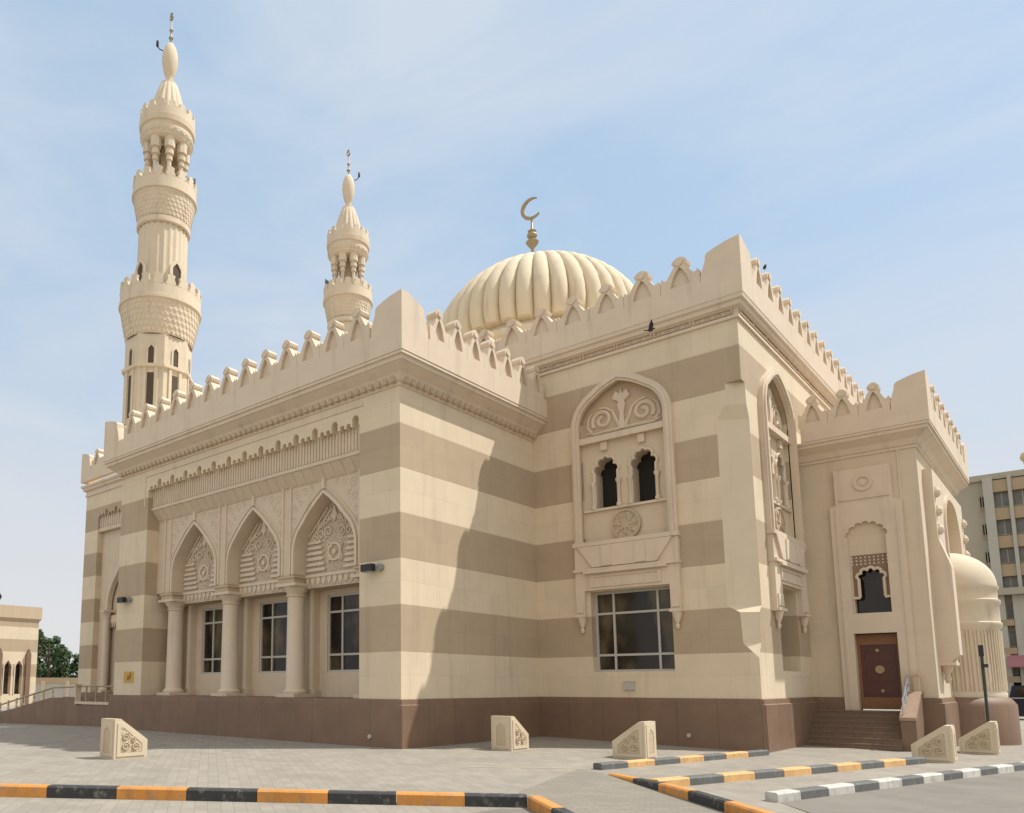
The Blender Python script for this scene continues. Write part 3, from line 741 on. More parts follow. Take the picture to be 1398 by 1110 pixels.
c2 = cornice([(XL0, 41), (XL0, YL), (XL1 + .02, YL), (XL1 + .02, Y1), (X2, Y1), (X2, 2 * YC - Y1)], 18.65, EC, .95, pr_flat)
m = MB()
for fr, a0, a1 in ((FC, -8, X2 - .1), (FD, Y1 + .1, 2 * YC - Y1)):
    n = int((a1 - a0) / 1.82)
    for i in range(n):
        a = a0 + (a1 - a0) * i / n; b = a0 + (a1 - a0) * (i + 1) / n
        m.prism(fr, [rect(a + .04, b - .04, 18.84, 19.1), rect(a + .12, b - .12, 18.89, 19.05)], 0, .13)
        for k in range(4):
            c = a + (b - a) * (k + .5) / 4; m.prism(fr, [(c - .16, 18.97), (c, 18.91), (c + .16, 18.97), (c, 19.03)], .04, .085)
obj('carved_frieze', m, 'tan', c2)
def ex_c(p): corner_block(p, X2 + EC, Y1 - EC, -1, 1, 1.75, .45, ZC, 2.65)
parapet(FC, -20, X2 + EC - 1.75, EC, ZC, 1.0, 1.82, 1.6, 8.2 - 15 * 1.82, 16, 0, extra=ex_c)
parapet(FD, Y1 - EC + 1.75, 2 * YC - Y1, EC, ZC, 1.0, 1.7, 1.6, 12.9, 16, PI / 2)
def ex_l(p): corner_block(p, XL0 - EC, YL - EC, 1, 1, 1.6, .45, ZC + .3, 2.6)
parapet(FL, XL0 - EC + 1.6, XL1, EC, ZC + .3, 1.0, 1.75, 1.55, XL0 + 2.2, 10, 0, extra=ex_l)
EE = .72; ZE = 14.55
c3 = cornice([(X2 + .02, Y3), (X3, Y3), (X3, YB), (X2, YB)], 13.55, EE, 1.0)
def ex_e(p): corner_block(p, X3 + EE, Y3 - EE, -1, 1, 1.45, .42, ZE, 2.35); corner_block(p, X3 + EE, YB + EE, -1, -1, 1.45, .42, ZE, 2.35)
parapet(FE, X2 + .42, X3 + EE - 1.45, EE, ZE, .8, 1.32, 1.5, 11.45, 3, 0, extra=ex_e)
parapet(FF, Y3 - EE + 1.45, YB + EE - 1.45, EE, ZE, .8, 1.62, 1.5, Y3 + 1.6, 7, PI / 2)

# --- granite plinth
m = MB(); pl = [(0, 1.95), (.1, 1.93), (.12, 1.74), (.2, 1.70), (.22, -1.0), (0, -1.0)]
m.sweep([(XL0, 40), (XL0, YL), (XL1, YL), (XL1, 0), (0, 0), (0, Y1), (X2, Y1), (X2, Y3)], pl)
m.sweep([(X2, Y3), (11.76, Y3)], pl); m.sweep([(14.8, Y3), (X3, Y3), (X3, YC - 2.0)], pl); m.sweep([(X3, YC + 2.0), (X3, YB)], pl)
m.box(XL1 + .1, -.1, .1, 3.2, 1.2, 1.949)
obj('plinth', m, 'granite', mosque)
m = MB()
for x, y, fr in ((-1.52, .42, FA), (7.45, .35, FC)):
    m.prism(fr, ring_loop(x, y, .09, 12), .2, .27)
obj('drain_cap', m, 'white', mosque)

# --- dome
DX, DY = -8.05, YC
NR = 40
def ribs(a, z):
    t = min(1, max(0, (z - 26.8) / .2)) * (1 if z < 33.8 else max(.3, (34.5 - z) / .7))
    u = (a * NR / (2 * PI)) % 1
    return 1 + .07 * t * (math.sqrt(max(0, 1 - (2 * u - 1) ** 2)) - .6)
pd = [(6.9, 26.8), (7.45, 27.0), (7.65, 27.5), (7.72, 28.2), (7.62, 29.1), (7.3, 30.1), (6.75, 31.0), (6.0, 31.9), (5.05, 32.7), (4.0, 33.35), (2.9, 33.85), (1.8, 34.2), (.9, 34.38), (.15, 34.45)]
m = MB(); m.lathe((DX, DY, 0), pd, NR * 10, 0, rfun=ribs)
dome = obj('dome', m, 'dome', mosque, 50)
m = MB(); m.lathe((DX, DY, 0), [(7.2, 19.0), (7.2, 25.8), (7.5, 26.0), (7.5, 26.4), (7.1, 26.6), (7.0, 26.9)], 64); obj('drum', m, 'dome', dome, 40)
def crescent(m, x, y, z, R, w, right, n=22, open_a=.65):
    """crescent in the plane facing the viewer; opening turned by open_a from straight up"""
    rv = Vector((right[0], right[1], 0)); nv = Vector((-right[1], right[0], 0))
    o = []; i_ = []
    for k in range(n + 1):
        a = open_a + .85 + (2 * PI - 1.7) * k / n; th = w * math.sin(PI * k / n) ** .8 + .03
        o.append((a, R)); i_.append((a, R - th))
    for s0 in (-1,):
        f = []; b = []
        ring = [(R_ * math.cos(a), R_ * math.sin(a)) for a, R_ in o] ; ring2 = [(R_ * math.cos(a), R_ * math.sin(a)) for a, R_ in i_]
        for (ox, oz), (ix, iz) in zip(ring, ring2):
            c0 = Vector((x, y, z))
            f.append([m.bm.verts.new(c0 + rv * px + Vector((0, 0, pz)) + nv * d) for px, pz, d in ((ox, oz, -.09), (ox, oz, .09), (ix, iz, .09), (ix, iz, -.09))])
        for k in range(n):
            for q in range(4): m.face([f[k][q], f[k][(q + 1) % 4], f[k + 1][(q + 1) % 4], f[k + 1][q]])
        m.face(f[0]); m.face(list(reversed(f[-1])))
m = MB(); fx, fy, z = DX - .3, DY - .25, 34.9
m.lathe((fx, fy, z), [(.12, -.6), (.12, 1.0), (.4, 1.35), (.5, 1.55), (.2, 1.8), (.38, 2.0), (.4, 2.15), (.26, 2.3), (.34, 2.45), (.1, 2.65), (.07, 3.6)], 14)
crescent(m, fx, fy, z + 4.35, .88, .24, (.99, .1), open_a=.12)
obj('finial', m, 'gilt', dome, 50)

# ------------------------------------------------------------------ minarets
def minaret(mx, my, label, side):
    r = empty('minaret', (mx, my, 0), label=label, cat='minaret', group='twin minarets')
    L = (mx, my, 0); O8 = PI / 8
    m = MB(); m.lathe(L, [(3.05, 0), (3.05, 34.2)], 8, O8)
    sh = obj('shaft', m, 'minaret', r)
    m = MB(); k = []
    for i in range(8):
        a = PI / 4 * i; n = Vector((math.cos(a), math.sin(a), 0)); t = Vector((-math.sin(a), math.cos(a), 0)); ap = 3.05 * math.cos(PI / 8)
        fr = F(Vector((mx, my, 0)) + n * ap, t, n); k.append(fr)
        m.fbox(fr, -1.2, 1.2, 31.0, 31.3, -.05, .22)
        m.prism(fr, band_loop(arch_loop(0, .26, 31.35, 32.7, 33.1, 6), .16), -.02, .10)
        for s in (-1, 1): m.fbox(fr, s * .52 - .14, s * .52 + .14, 26, 31.0, -.02, .14)
    m.lathe(L, [(3.05, 30.95), (3.3, 31.05), (3.3, 31.3), (3.05, 31.38)], 8, O8, capped=False)
    obj('shaft_moulding', m, 'minaret', sh)
    m = MB()
    for fr in k:
        m.prism(fr, arch_loop(0, .26, 31.35, 32.7, 33.1, 6), .0, .02); m.fbox(fr, -.3, .3, 26.5, 30.5, 0, .02)
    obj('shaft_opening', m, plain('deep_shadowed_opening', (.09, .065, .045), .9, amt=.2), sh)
    def balcony(z0, z1, z2, z3, r0, r1, nb, nm, name='balcony'):
        """flare z0..z1 with stalactite rows, band z1..z2, merlons to z3"""
        m = MB(); fl = [(r0 + (r1 - .15 - r0) * (i / 6) ** .85, z0 + (z1 - z0) * i / 6) for i in range(7)]
        m.lathe(L, fl + [(r1, z1 + .05), (r1, z1 + .35), (r1 - .08, z1 + .4), (r1 - .08, z2), (r1 - .35, z2), (r1 - .35, z1 + .6), (.5, z1 + .6)], 48, capped=False)
        b = obj(name, m, 'minaret', r, 35)
        m = MB(); rows = 6
        for j in range(rows):
            zz = z0 + (z1 - z0) * (j + .1) / rows; hh = (z1 - z0) / rows * .95; rr = r0 + (r1 - .15 - r0) * ((j + .9) / rows) ** .85
            for i in range(nb):
                a = 2 * PI * (i + .5 * (j % 2)) / nb; w = 2 * PI * rr / nb * .42; n = Vector((math.cos(a), math.sin(a), 0)); t = Vector((-math.sin(a), math.cos(a), 0))
                fr = F(Vector((mx, my, 0)) + n * (rr - .12), t, n)
                m.prism(fr, [(0, zz), (w, zz + hh * .55), (w, zz + hh), (-w, zz + hh), (-w, zz + hh * .55)], -.25, .11)
        obj('stalactites', m, 'minaret', b)
        m = MB()
        for i in range(nm):
            a = 2 * PI * i / nm; rr = r1 - .22; w = 2 * PI * rr / nm * .33; n = Vector((math.cos(a), math.sin(a), 0)); t = Vector((-math.sin(a), math.cos(a), 0)); h = z3 - z2
            m.prism(F(Vector((mx, my, 0)) + n * rr, t, n), [(-w * 1.3, z2), (w * 1.3, z2), (w * .8, z2 + h * .5), (w, z2 + h * .8), (0, z2 + h), (-w, z2 + h * .8), (-w * .8, z2 + h * .5)], -.14, .14)
        obj('battlement', m, 'minaret', b)
        return b
    balcony(34.2, 37.3, 38.7, 39.75, 3.0, 3.8, 44, 20)
    flute = lambda a, z: 1 - .045 * abs(math.sin(a * 12)) 
    m = MB(); m.lathe(L, [(2.3, 37.9), (2.3, 45.6)], 144, 0, rfun=flute); us = obj('upper_shaft', m, 'minaret', r, 60)
    m = MB(); m.lathe(L, [(2.3, 45.5), (2.5, 45.6), (2.5, 46.1), (2.3, 46.2)], 40, capped=False)
    for i in range(4):
        a = PI / 2 * i + .05; n = Vector((math.cos(a), math.sin(a), 0)); t = Vector((-math.sin(a), math.cos(a), 0)); fr = F(Vector((mx, my, 0)) + n * 2.2, t, n)
        m.prism(fr, band_loop(arch_loop(0, .46, 38.5, 41.0, 41.7, 8), .3), -.2, .22)
    obj('shaft_moulding', m, 'minaret', us, 40)
    m = MB()
    for i in range(4):
        a = PI / 2 * i + .05; n = Vector((math.cos(a), math.sin(a), 0)); t = Vector((-math.sin(a), math.cos(a), 0)); fr = F(Vector((mx, my, 0)) + n * 2.2, t, n)
        m.prism(fr, arch_loop(0, .46, 38.5, 41.0, 41.7, 8), -.2, .1)
    obj('balcony_door', m, bpy.data.materials['deep_shadowed_opening'], us)
    balcony(46.2, 48.6, 49.9, 50.8, 2.4, 3.05, 38, 16)
    m = MB(); m.lathe(L, [(.5, 49.0), (.5, 54.5)], 16); obj('lantern_core', m, 'tan', r, 40)
    for i in range(8):
        a = 2 * PI * (i + .5) / 8; x, y = mx + 1.72 * math.cos(a), my + 1.72 * math.sin(a)
        m = MB(); m.lathe((x, y, 0), [(.3, 49.3), (.3, 51.1), (.21, 51.15), (.2, 52.1), (.31, 52.15), (.31, 52.5), (.24, 52.52), (.24, 52.7), (.4, 52.75), (.4, 53.2), (.33, 53.22), (.33, 53.4), (.52, 53.45), (.52, 54.5)], 8); obj('lantern_column', m, 'minaret', r, 40)
    m = MB(); m.lathe(L, [(.7, 54.35), (2.05, 54.4), (2.3, 54.6), (2.35, 54.8), (2.5, 55.0), (2.55, 55.2), (2.45, 55.25), (2.45, 55.8), (2.62, 55.9), (2.68, 56.4), (2.62, 56.45), (2.62, 57.2), (2.3, 57.2), (2.3, 56.8), (.3, 57.0)], 44, capped=False)
    ga = obj('gallery', m, 'minaret', r, 35)
    m = MB()
    for i in range(16):
        a = 2 * PI * i / 16; n = Vector((math.cos(a), math.sin(a), 0)); t = Vector((-math.sin(a), math.cos(a), 0)); fr = F(Vector((mx, my, 0)) + n * 2.46, t, n)
        m.prism(fr, [(-.42, 57.2), (.42, 57.2), (.26, 57.5), (.3, 57.75), (0, 57.95), (-.3, 57.75), (-.26, 57.5)], -.12, .14)
    obj('battlement', m, 'minaret', ga); m = MB()
    for j in range(2):
        for i in range(24):
            a = 2 * PI * (i + .5 * j) / 24; rr = 2.48 - .3 * (1 - j); n = Vector((math.cos(a), math.sin(a), 0)); t = Vector((-math.sin(a), math.cos(a), 0)); fr = F(Vector((mx, my, 0)) + n * (rr - .1), t, n)
            z = 54.55 + j * .35; m.prism(fr, [(0, z), (.22, z + .22), (.22, z + .34), (-.22, z + .34), (-.22, z + .22)], -.2, .14)
    obj('stalactites', m, 'minaret', ga)
    rr = lambda a, z: 1 + .09 * (abs(math.sin(a * 8)) - .5) * (1 if z < 61 else .3)
    m = MB(); m.lathe(L, [(1.75, 57.0), (1.62, 58.2), (1.38, 59.3), (1.12, 60.3), (.9, 61.0), (.8, 61.2), (.8, 61.35), (.34, 61.5), (.36, 61.9)], 96, rfun=rr); sp = obj('spire', m, 'minaret', r, 50)
    m = MB(); m.lathe(L, [(.34, 61.8), (.3, 62.0), (.45, 62.3), (.66, 63.0), (.78, 63.9), (.74, 64.7), (.55, 65.4), (.3, 65.85), (.1, 66.0)], 24); obj('bulb', m, 'minaret', sp, 60)
    m = MB(); m.lathe(L, [(.09, 65.9), (.09, 66.3), (.24, 66.55), (.09, 66.8), (.08, 67.2), (.2, 67.4), (.08, 67.6), (.06, 68.6)], 12); crescent(m, mx, my, 68.95, .38, .14, (.97, -.24), open_a=.35); obj('finial', m, 'gilt', sp, 50)
    m = MB(); s = side; m.tube([(mx + s * .55, my + s * .5, 65.2), (mx + s * .8, my + s * .74, 65.35), (mx + s * .95, my + s * .88, 65.7)], .05); m.lathe((mx + s * .98, my + s * .9, 65.6), [(.06, 0), (.13, .12), (.13, .6), (.05, .75)], 10); obj('warning_lamp', m, 'black', sp, 40)
    for a in (-2.5, 1.1) if side < 0 else (-2.4,):
        n = Vector((math.cos(a), math.sin(a), 0)); p = Vector((mx, my, 51.6)) + n * 2.3
        m = MB(); m.tube([Vector((mx, my, 51.6)) + n * 1.7, p], .12); m.tube([p, p + n * .25, p + n * .5], .14, 12, taper=3.2); obj('loudspeaker', m, plain('grey_green_horn', (.16, .2, .18), .6), r)
    return r
minaret(-41.55, 13.58, 'taller looking nearer minaret at left, rising behind the long battlemented front wing', -1)
minaret(-42.64, 39.96, 'farther minaret between the near one and the dome, its lower shaft hidden by battlements', 1)

# ------------------------------------------------------------------ ramp and steps at the left gateway
rp = empty('entrance_ramp', (-34, 2, 0), label='brown granite ramp with pale balusters in front of left gateway', cat='ramp')
m = MB(); RY = 1.0; FR = F((0, RY, 0), (1, 0, 0), (0, -1, 0))
m.prism(FR, [(-52, -1.2), (-23.1, -1.2), (-23.1, 1.3), (-29.6, 1.22), (-29.6, 1.75), (-33.2, 1.65), (-39.7, .72), (-46, .0), (-52, -.4)], -.5, 0)
m.box(-33, -23.2, RY + .5, YL - .3, -1, 1.2)
obj('ramp_wall', m, 'granite', rp)
m = MB()
for i in range(6): m.box(-41.5 + i * .1, -29, 3.2 + i * .5, YL - .25, -1, .1 + i * .3)
obj('steps', m, 'granite', rp)
m = MB()
m.fbox(FR, -29.5, -24.2, 1.3, 1.45, -.45, .05); m.fbox(FR, -29.8, -29.5, 1.2, 2.5, -.4, -.02); m.fbox(FR, -29.86, -29.44, 2.5, 2.6, -.45, .05)
obj('low_parapet', m, 'trim', rp)
for i in range(9):
    x = -45 + i * 1.45; zb = -.05 + (x + 46) * .135 if x < -33.2 else 1.68
    m = MB(); m.lathe((x, RY + .25, 0), [(.12, zb), (.12, zb + .12), (.05, zb + .2), (.09, zb + .4), (.045, zb + .6), (.09, zb + .72)], 10); obj('baluster', m, 'trim', rp, 50)
m = MB(); m.tube([(-46, RY + .25, .42), (-33.3, RY + .25, 2.35), (-30, RY + .25, 2.42)], .06); obj('ramp_rail', m, 'gilt', rp)
m = MB()
for x in (-28.5, -27.2, -25.9): m.tube([(x, RY + .25, 1.4), (x, RY + .25, 2.5)], .06)
m.tube([(-29.6, RY + .25, 2.45), (-24.4, RY + .25, 2.45)], .06); obj('handrail', m, 'gilt', rp)

# ------------------------------------------------------------------ small things on the walls
def floodlight(x, z, label):
    r = empty('floodlight', (x, 0, z), label=label, cat='floodlight', group='floodlights on the front pillars')
    m = MB(); m.fbox(FA, x - .42, x + .2, z - .14, z + .16, .22, .5); h = obj('housing', m, 'black', r)
    m = MB(); m.fbox(FA, x - .38, x + .16, z - .17, z - .14, .25, .47); obj('lens', m, 'grey', h)
    m = MB(); m.fbox(FA, x - .12, x, z - .06, z + .1, 0, .22); m.prism(FA, ring_loop(x + .36, z + .02, .15, 14), 0, .2); obj('bracket', m, 'grey', r)
floodlight(-1.4, 7.42, 'black floodlight on the pillar nearest the front corner')
floodlight(-21.5, 7.55, 'black floodlight on the far left pillar above the yellow plate')
r = empty('sign', (-21.1, 0, 3.0), label='small square yellow plate low on far left pillar', cat='sign')
m = MB(); m.fbox(FA, -21.55, -20.55, 2.7, 3.32, 0, .05); pt = obj('plate', m, 'yellow', r)
m = MB(); m.fbox(FA, -21.15, -20.95, 2.82, 3.08, .05, .07); m.fbox(FA, -20.9, -20.75, 2.9, 3.25, .05, .07); obj('pictogram', m, plain('dark_ochre', (.25, .13, .02), .5), r)
r = empty('socket_box', (4.8, Y1, 2.5), label='small pale electric box on wall below the large lower window', cat='electric box')
m = MB(); m.fbox(FC, 4.5, 5.0, 2.3, 2.68, 0, .1); bx_ = obj('box', m, 'white', r)
m = MB(); m.fbox(FC, 4.47, 5.03, 2.68, 2.72, 0, .13); m.fbox(FC, 4.72, 4.78, 1.95, 2.3, 0, .04); obj('lid', m, 'trim', r)

# ------------------------------------------------------------------ birds
def bird(loc, rotz, label, flying, k=.5):
    r = empty('pigeon', loc, rotz, label=label, cat='pigeon'); r.scale = (k, k, k)
    m = MB(); pr = [(.01, -.34), (.06, -.3), (.12, -.15), (.15, 0), (.12, .14), (.07, .22), (.075, .28), (.05, .34), (.015, .38)]
    m.lathe((0, 0, 0), pr, 12)
    for v in m.bm.verts: v.co = Vector((v.co.z, v.co.y, v.co.x + (.12 if v.co.z > .2 else 0)))
    m.tube([(.36, 0, .14), (.46, 0, .11)], .02, 6, taper=.2)
    m.prism(F((-.28, 0, 0), (0, 1, 0), (0, 0, 1)), [(-.05, 0), (.05, 0), (.12, 0), (-.12, 0)], -.01, .01) if 0 else None
    v = [m.bm.verts.new(p) for p in ((-.25, -.06, .02), (-.25, .06, .02), (-.6, .13, .0), (-.6, -.13, .0), (-.25, 0, -.02))]
    m.face([v[0], v[1], v[2], v[3]]); m.face([v[4], v[0], v[3]]); m.face([v[4], v[1], v[2]])
    obj('body', m, 'bird', r, 60, local=True)
    for s in (-1, 1):
        m = MB()
        if flying: pts = [(.16, s * .1, .08), (.22, s * .4, .34), (.02, s * .85, .62), (-.16, s * .55, .36), (-.2, s * .1, .06)]
        else: pts = [(.15, s * .1, .08), (.1, s * .16, .05), (-.2, s * .14, .0), (-.5, s * .05, -.02), (-.1, s * .1, .1)]
        a = [m.bm.verts.new(p) for p in pts]; b = [m.bm.verts.new((p[0], p[1], p[2] - .025)) for p in pts]; n = len(pts)
        m.face(a); m.face(list(reversed(b)))
        for i in range(n): m.face([a[i], a[(i + 1) % n], b[(i + 1) % n], b[i]])
        obj('wing', m, 'bird', r, local=True)
    if not flying:
        m = MB(); m.tube([(0, -.05, -.1), (.02, -.05, -.27)], .015); m.tube([(0, .05, -.1), (.02, .05, -.27)], .015); obj('feet', m, 'gilt', r, local=True)
bird((7.15, 9.3, 18.62), .5, 'dark pigeon flying beneath the battlements of the main hall', True)
bird((X2 + .25, 14.6, 22.5), 2.0, 'dark pigeon perched on the battlements past the highest corner', False)

# ------------------------------------------------------------------ cast-stone barrier blocks
def block_parts(parent):
    w, l, h, hl = .95, 1.28, 1.36, .62
    fr = F((0, 0, 0), (0, 1, 0), (1, 0, 0))
    m = MB(); m.prism(fr, [(0, -.15), (l, -.15), (l, hl), (.22, h), (0, h)], -w, 0)
    bmesh.ops.bevel(m.bm, geom=[e for e in m.bm.edges if e.calc_face_angle(0) > .3], offset=.03, segments=1, affect='EDGES')
    body = obj('body', m, 'block', parent, local=True)
    for x0, x1 in ((0.0, .03), (-w - .03, -w)):
        m = MB(); m.prism(fr, [[(.1, .08), (l - .1, .08), (l - .1, hl - .06), (.26, h - .14), (.1, h - .14)], [(.22, .2), (l - .22, .2), (l - .22, hl - .13), (.32, h - .3), (.22, h - .3)]], x0, x1); obj('side_border', m, 'block', parent, local=True)
        m = MB(); m.prism(fr, [(.23, .21), (l - .23, .21), (l - .23, hl - .14), (.32, h - .31), (.23, h - .31)], x0 + (.002 if x0 >= 0 else .012), x1 - (.012 if x0 >= 0 else .002))
        for (a, b, rr) in ((.42, .75, .14), (.42, .42, .15), (.8, .4, .14), (.72, .66, .1)):
            xx = x1 + .01 if x0 >= 0 else x0 - .01
            m.tube([(xx, a + rr * (1 - .7 * i / 16) * math.cos(i * .55), b + rr * (1 - .7 * i / 16) * math.sin(i * .55)) for i in range(17)], .03, 5)
        obj('side_carving', m, 'blockc', parent, local=True)
    m = MB(); m.prism(F((0, 0, 0), (1, 0, 0), (0, -1, 0)), [[(-w + .1, .08), (-.1, .08), (-.1, h - .1), (-w + .1, h - .1)], arch_loop(-w / 2, .22, .2, .85, 1.08, 6)], 0, .025); obj('front_border', m, 'block', parent, local=True)
    m = MB(); m.prism(F((0, 0, 0), (1, 0, 0), (0, -1, 0)), arch_loop(-w / 2, .21, .21, .85, 1.07, 6), .001, .01); obj('front_panel', m, 'blockc', parent, local=True)
blk = [((-4.17, -10.2), 0, 'wedge shaped cast stone block standing alone at left, near the orange and black kerb'),
       ((3.5, 2.6), 0, 'wedge shaped cast stone block in front of the inner corner of striped walls'),
       ((8.5, 4.6), PI / 2, 'wedge shaped cast stone block at the end of the shortest painted kerb'),
       ((16.6, 12.7), PI / 2, 'cast stone block beside the stair foot, nearer of the two at right'),
       ((17.45, 18.4), PI / 2, 'cast stone block farthest right, in front of the rounded apse')]
proto = None
for (x, y), rz, lab in blk:
    if proto is None:
        proto = empty('barrier_block', (x, y, ZG(x)), rz, label=lab, cat='barrier block', group='wedge shaped barrier blocks'); block_parts(proto)
    else:
        c = proto.copy(); col.objects.link(c); c.location = Vector((x, y, ZG(x))) * S; c.rotation_euler = (0, 0, rz); c['label'] = lab
        for ch in list(proto.children):
            k = ch.copy(); col.objects.link(k); k.parent = c

# ------------------------------------------------------------------ things at the right edge
r = empty('post', (17.55, 24.0, -.3), label='slim dark green post in front of the rounded apse', cat='post')
px_, py_ = 17.02, 20.0
r.location = Vector((px_, py_, -.3)) * S
m = MB(); m.tube([(px_, py_, -.3), (px_, py_, 4.1)], .06, 10); obj('pole', m, 'pole', r, 50)
m = MB(); m.box(px_ - .09, px_ + .09, py_ - .08, py_ + .08, 3.8, 4.3); m.box(px_ - .05, px_ + .2, py_ - .13, py_ + .13, 3.3, 3.45); obj('post_head', m, 'black', r)
m = MB(); m.lathe((px_, py_, 0), [(.22, -.3), (.22, -.2), (.1, -.1)], 12); obj('foot_plate', m, 'pole', r, 50)
r = empty('street_lamp', (18.3, 60, -.6), label='street lamp with yellowish globe above the apartment roof at right edge', cat='street lamp')
m = MB(); m.tube([(18.3, 60, -.6), (18.3, 60, 21.0)], .14, 10, taper=.6); obj('pole', m, 'pole', r, 50)
m = MB(); m.lathe((18.15, 60, 21.55), [(.05, -.5), (.35, -.4), (.55, -.15), (.6, .05), (.5, .35), (.3, .5), (.05, .58)], 18); obj('globe', m, 'lamp', r, 60)
m = MB(); m.lathe((18.15, 60, 21.0), [(.2, -.3), (.35, 0), (.4, .1)], 14); obj('collar', m, 'gilt', r, 60)
# van
vx, vy = 15.15, 60.5
van = empty('van', (vx + 4, vy, -.6), label='dark navy van parked at right edge below the pink awning', cat='van')
FV = F((0, vy, 0), (1, 0, 0), (0, -1, 0)); g = -.5
bodyp = [(vx, g + .45), (vx, g + 2.0), (vx + .25, g + 3.0), (vx + 5.6, g + 3.05), (vx + 6.6, g + 2.0), (vx + 7.6, g + 1.75), (vx + 7.75, g + .45)]
m = MB(); m.prism(FV, bodyp, -2.6, 0); bmesh.ops.bevel(m.bm, geom=[e for e in m.bm.edges if e.calc_face_angle(0) > .5], offset=.08, segments=2, affect='EDGES'); vb = obj('body', m, 'navy', van, 40)
for w0, w1 in ((.5, 2.1), (2.3, 3.9), (4.1, 5.5)):
    m = MB(); m.prism(FV, rect(vx + w0, vx + w1, g + 2.1, g + 2.85), .0, .02); obj('side_window', m, 'glass', van)
m = MB(); m.fbox(FV, vx + .1, vx + 7.5, g + 1.93, g + 2.0, 0, .04); obj('trim_strip', m, 'steel', van)
for wx in (1.4, 6.3):
    m = MB(); fr = FV; m.prism(fr, ring_loop(vx + wx, g + .5, .52, 20), -.3, .03); w = obj('wheel', m, 'tyre', van); m = MB(); m.prism(fr, ring_loop(vx + wx, g + .5, .3, 14), .03, .05); obj('rim', m, 'steel', w)
m = MB(); m.box(vx - .05, vx + .02, vy + .15, vy + .4, g + 1.3, g + 1.9); obj('tail_light', m, plain('red_lens', (.3, .02, .02), .3), van)
# apartment block
AY = 140; ap = empty('apartment_building', (18, AY, -.6), label='long apartment block with tan balcony panels seen past the apse', cat='apartment block')
FP = F((0, AY, 0), (1, 0, 0), (0, -1, 0)); FH = 4.75
m = MB(); m.box(-14, 60, AY + 1, AY + 26, -1, 36.9); m.box(-14, 60, AY + .4, AY + 26.4, 36.9, 37.9)
m.fbox(FP, -14, 60, 17.2, 18.3, -1.2, 1.6)
obj('wall', m, 'apt_c', ap)
m = MB()
for x in (9.9, 12.85, 18.5, 21.4, 27, 30): m.fbox(FP, x - .55 if x in (9.9,) else x - .25, x + .75 if x in (9.9,) else x + .25, -1, 37.2, -1.0, .35)
obj('pilaster', m, 'apt_a', ap)
zs = [36.6 - FH * k for k in range(4)]
for k, z in enumerate(zs):
    for x0, x1 in ((10.66, 12.58), (13.12, 18.2), (18.78, 21.1), (21.7, 26.7)):
        m = MB(); m.fbox(FP, x0, x1, z - 2.0, z, -1.0, .05); obj('balcony_panel', m, 'apt_b', ap)
for z in zs: m = MB(); m.fbox(FP, 8.6, 9.3, z - 3.0 - 1.9, z - 2.3 + 0, -1.0, -.9 + .02); obj('tan_strip', m, 'apt_b', ap)
def apw(x0, x1, z0, z1, d=-.98):
    m = MB(); m.fbox(FP, x0, x1, z0, z1, d, d + .1); w = obj('window', m, 'apt_g', ap)
    m = MB(); m.fbox(FP, (x0 + x1) / 2 - .06, (x0 + x1) / 2 + .06, z0, z1, d + .1, d + .16); m.fbox(FP, x0, x1, z0 - .12, z0, d, d + .25); obj('frame', m, 'apt_a', w)
for z in zs:
    apw(10.7, 12.55, z - 4.4, z - 2.1); apw(13.2, 15.5, z - 4.4, z - 2.1); apw(8.75, 9.25, z - 4.2, z - 2.4)
for k in range(3):
    z = 16.8 - k * 4.6; apw(9.95, 11.45, z - 3.3, z - .9); apw(13.4, 15.5, z - 3.2, z - .8)
m = MB()
for k in range(3): m.fbox(FP, 9.7, 11.6, 12.2 - k * 4.6, 13.2 - k * 4.6, -1, .4)
obj('balcony', m, 'apt_b', ap)
m = MB(); m.fbox(FP, 11.65, 13.3, -1, 17.2, -1.0, .3); obj('ground_pier', m, 'apt_a', ap)
m = MB(); m.prism(F((0, AY, 0), (0, 1, 0), (1, 0, 0)), [(0, 7.6), (-2.6, 5.6), (-2.6, 5.4), (0, 7.3)], 10.3, 40); obj('awning', m, 'awning', ap)
m = MB(); m.fbox(FP, 9.5, 40, -1, 5.4, -.95, -.9); obj('shop_front', m, 'hollow', ap)

# ------------------------------------------------------------------ things at the left edge
ax = -103
ob = empty('outbuilding', (ax - 8, 28, 0), label='low striped stone outbuilding with arched openings at left edge', cat='outbuilding')
FO = F((ax, 0, 0), (0, 1, 0), (1, 0, 0))
m = MB(); ops = [arch_loop(y, .55, 1.2, 5.4, 6.4, 6) for y in (26.6, 28.3)]
m.prism(FO, [rect(24.4, 31.1, -1, 13.2)] + ops, -1, 0); m.box(ax - 22, ax - 1, 24.4, 30.8, -1, 13.0); obj('wall', m, 'band', ob)
m = MB(); m.sweep([(ax - 22, 24.4), (ax, 24.4), (ax, 31.1), (ax - 22, 31.1)], [(0, 12.6), (.3, 13.0), (.3, 14.9), (-.4, 14.9), (-.4, 12.9)]); obj('parapet', m, 'tan', ob)
for i, y in enumerate((26.6, 28.3)):
    m = MB(); m.fbox(FO, y - .6, y + .6, 1.2, 6.5, -1.05, -.95); obj('arched_opening', m, 'glass', ob)
    m = MB(); m.prism(FO, band_loop(arch_loop(y, .55, 1.2, 5.4, 6.4, 6), .14), 0, .12); obj('arch_rim', m, 'trim', ob)
m = MB()
for y in (25.2, 29.6): m.fbox(FO, y - .35, y + .35, -1, 7.4, 0, .5); m.prism(FO, [(y - .35, 7.4), (y + .35, 7.4), (y, 8.2)], 0, .5)
obj('buttress', m, 'granite', ob)
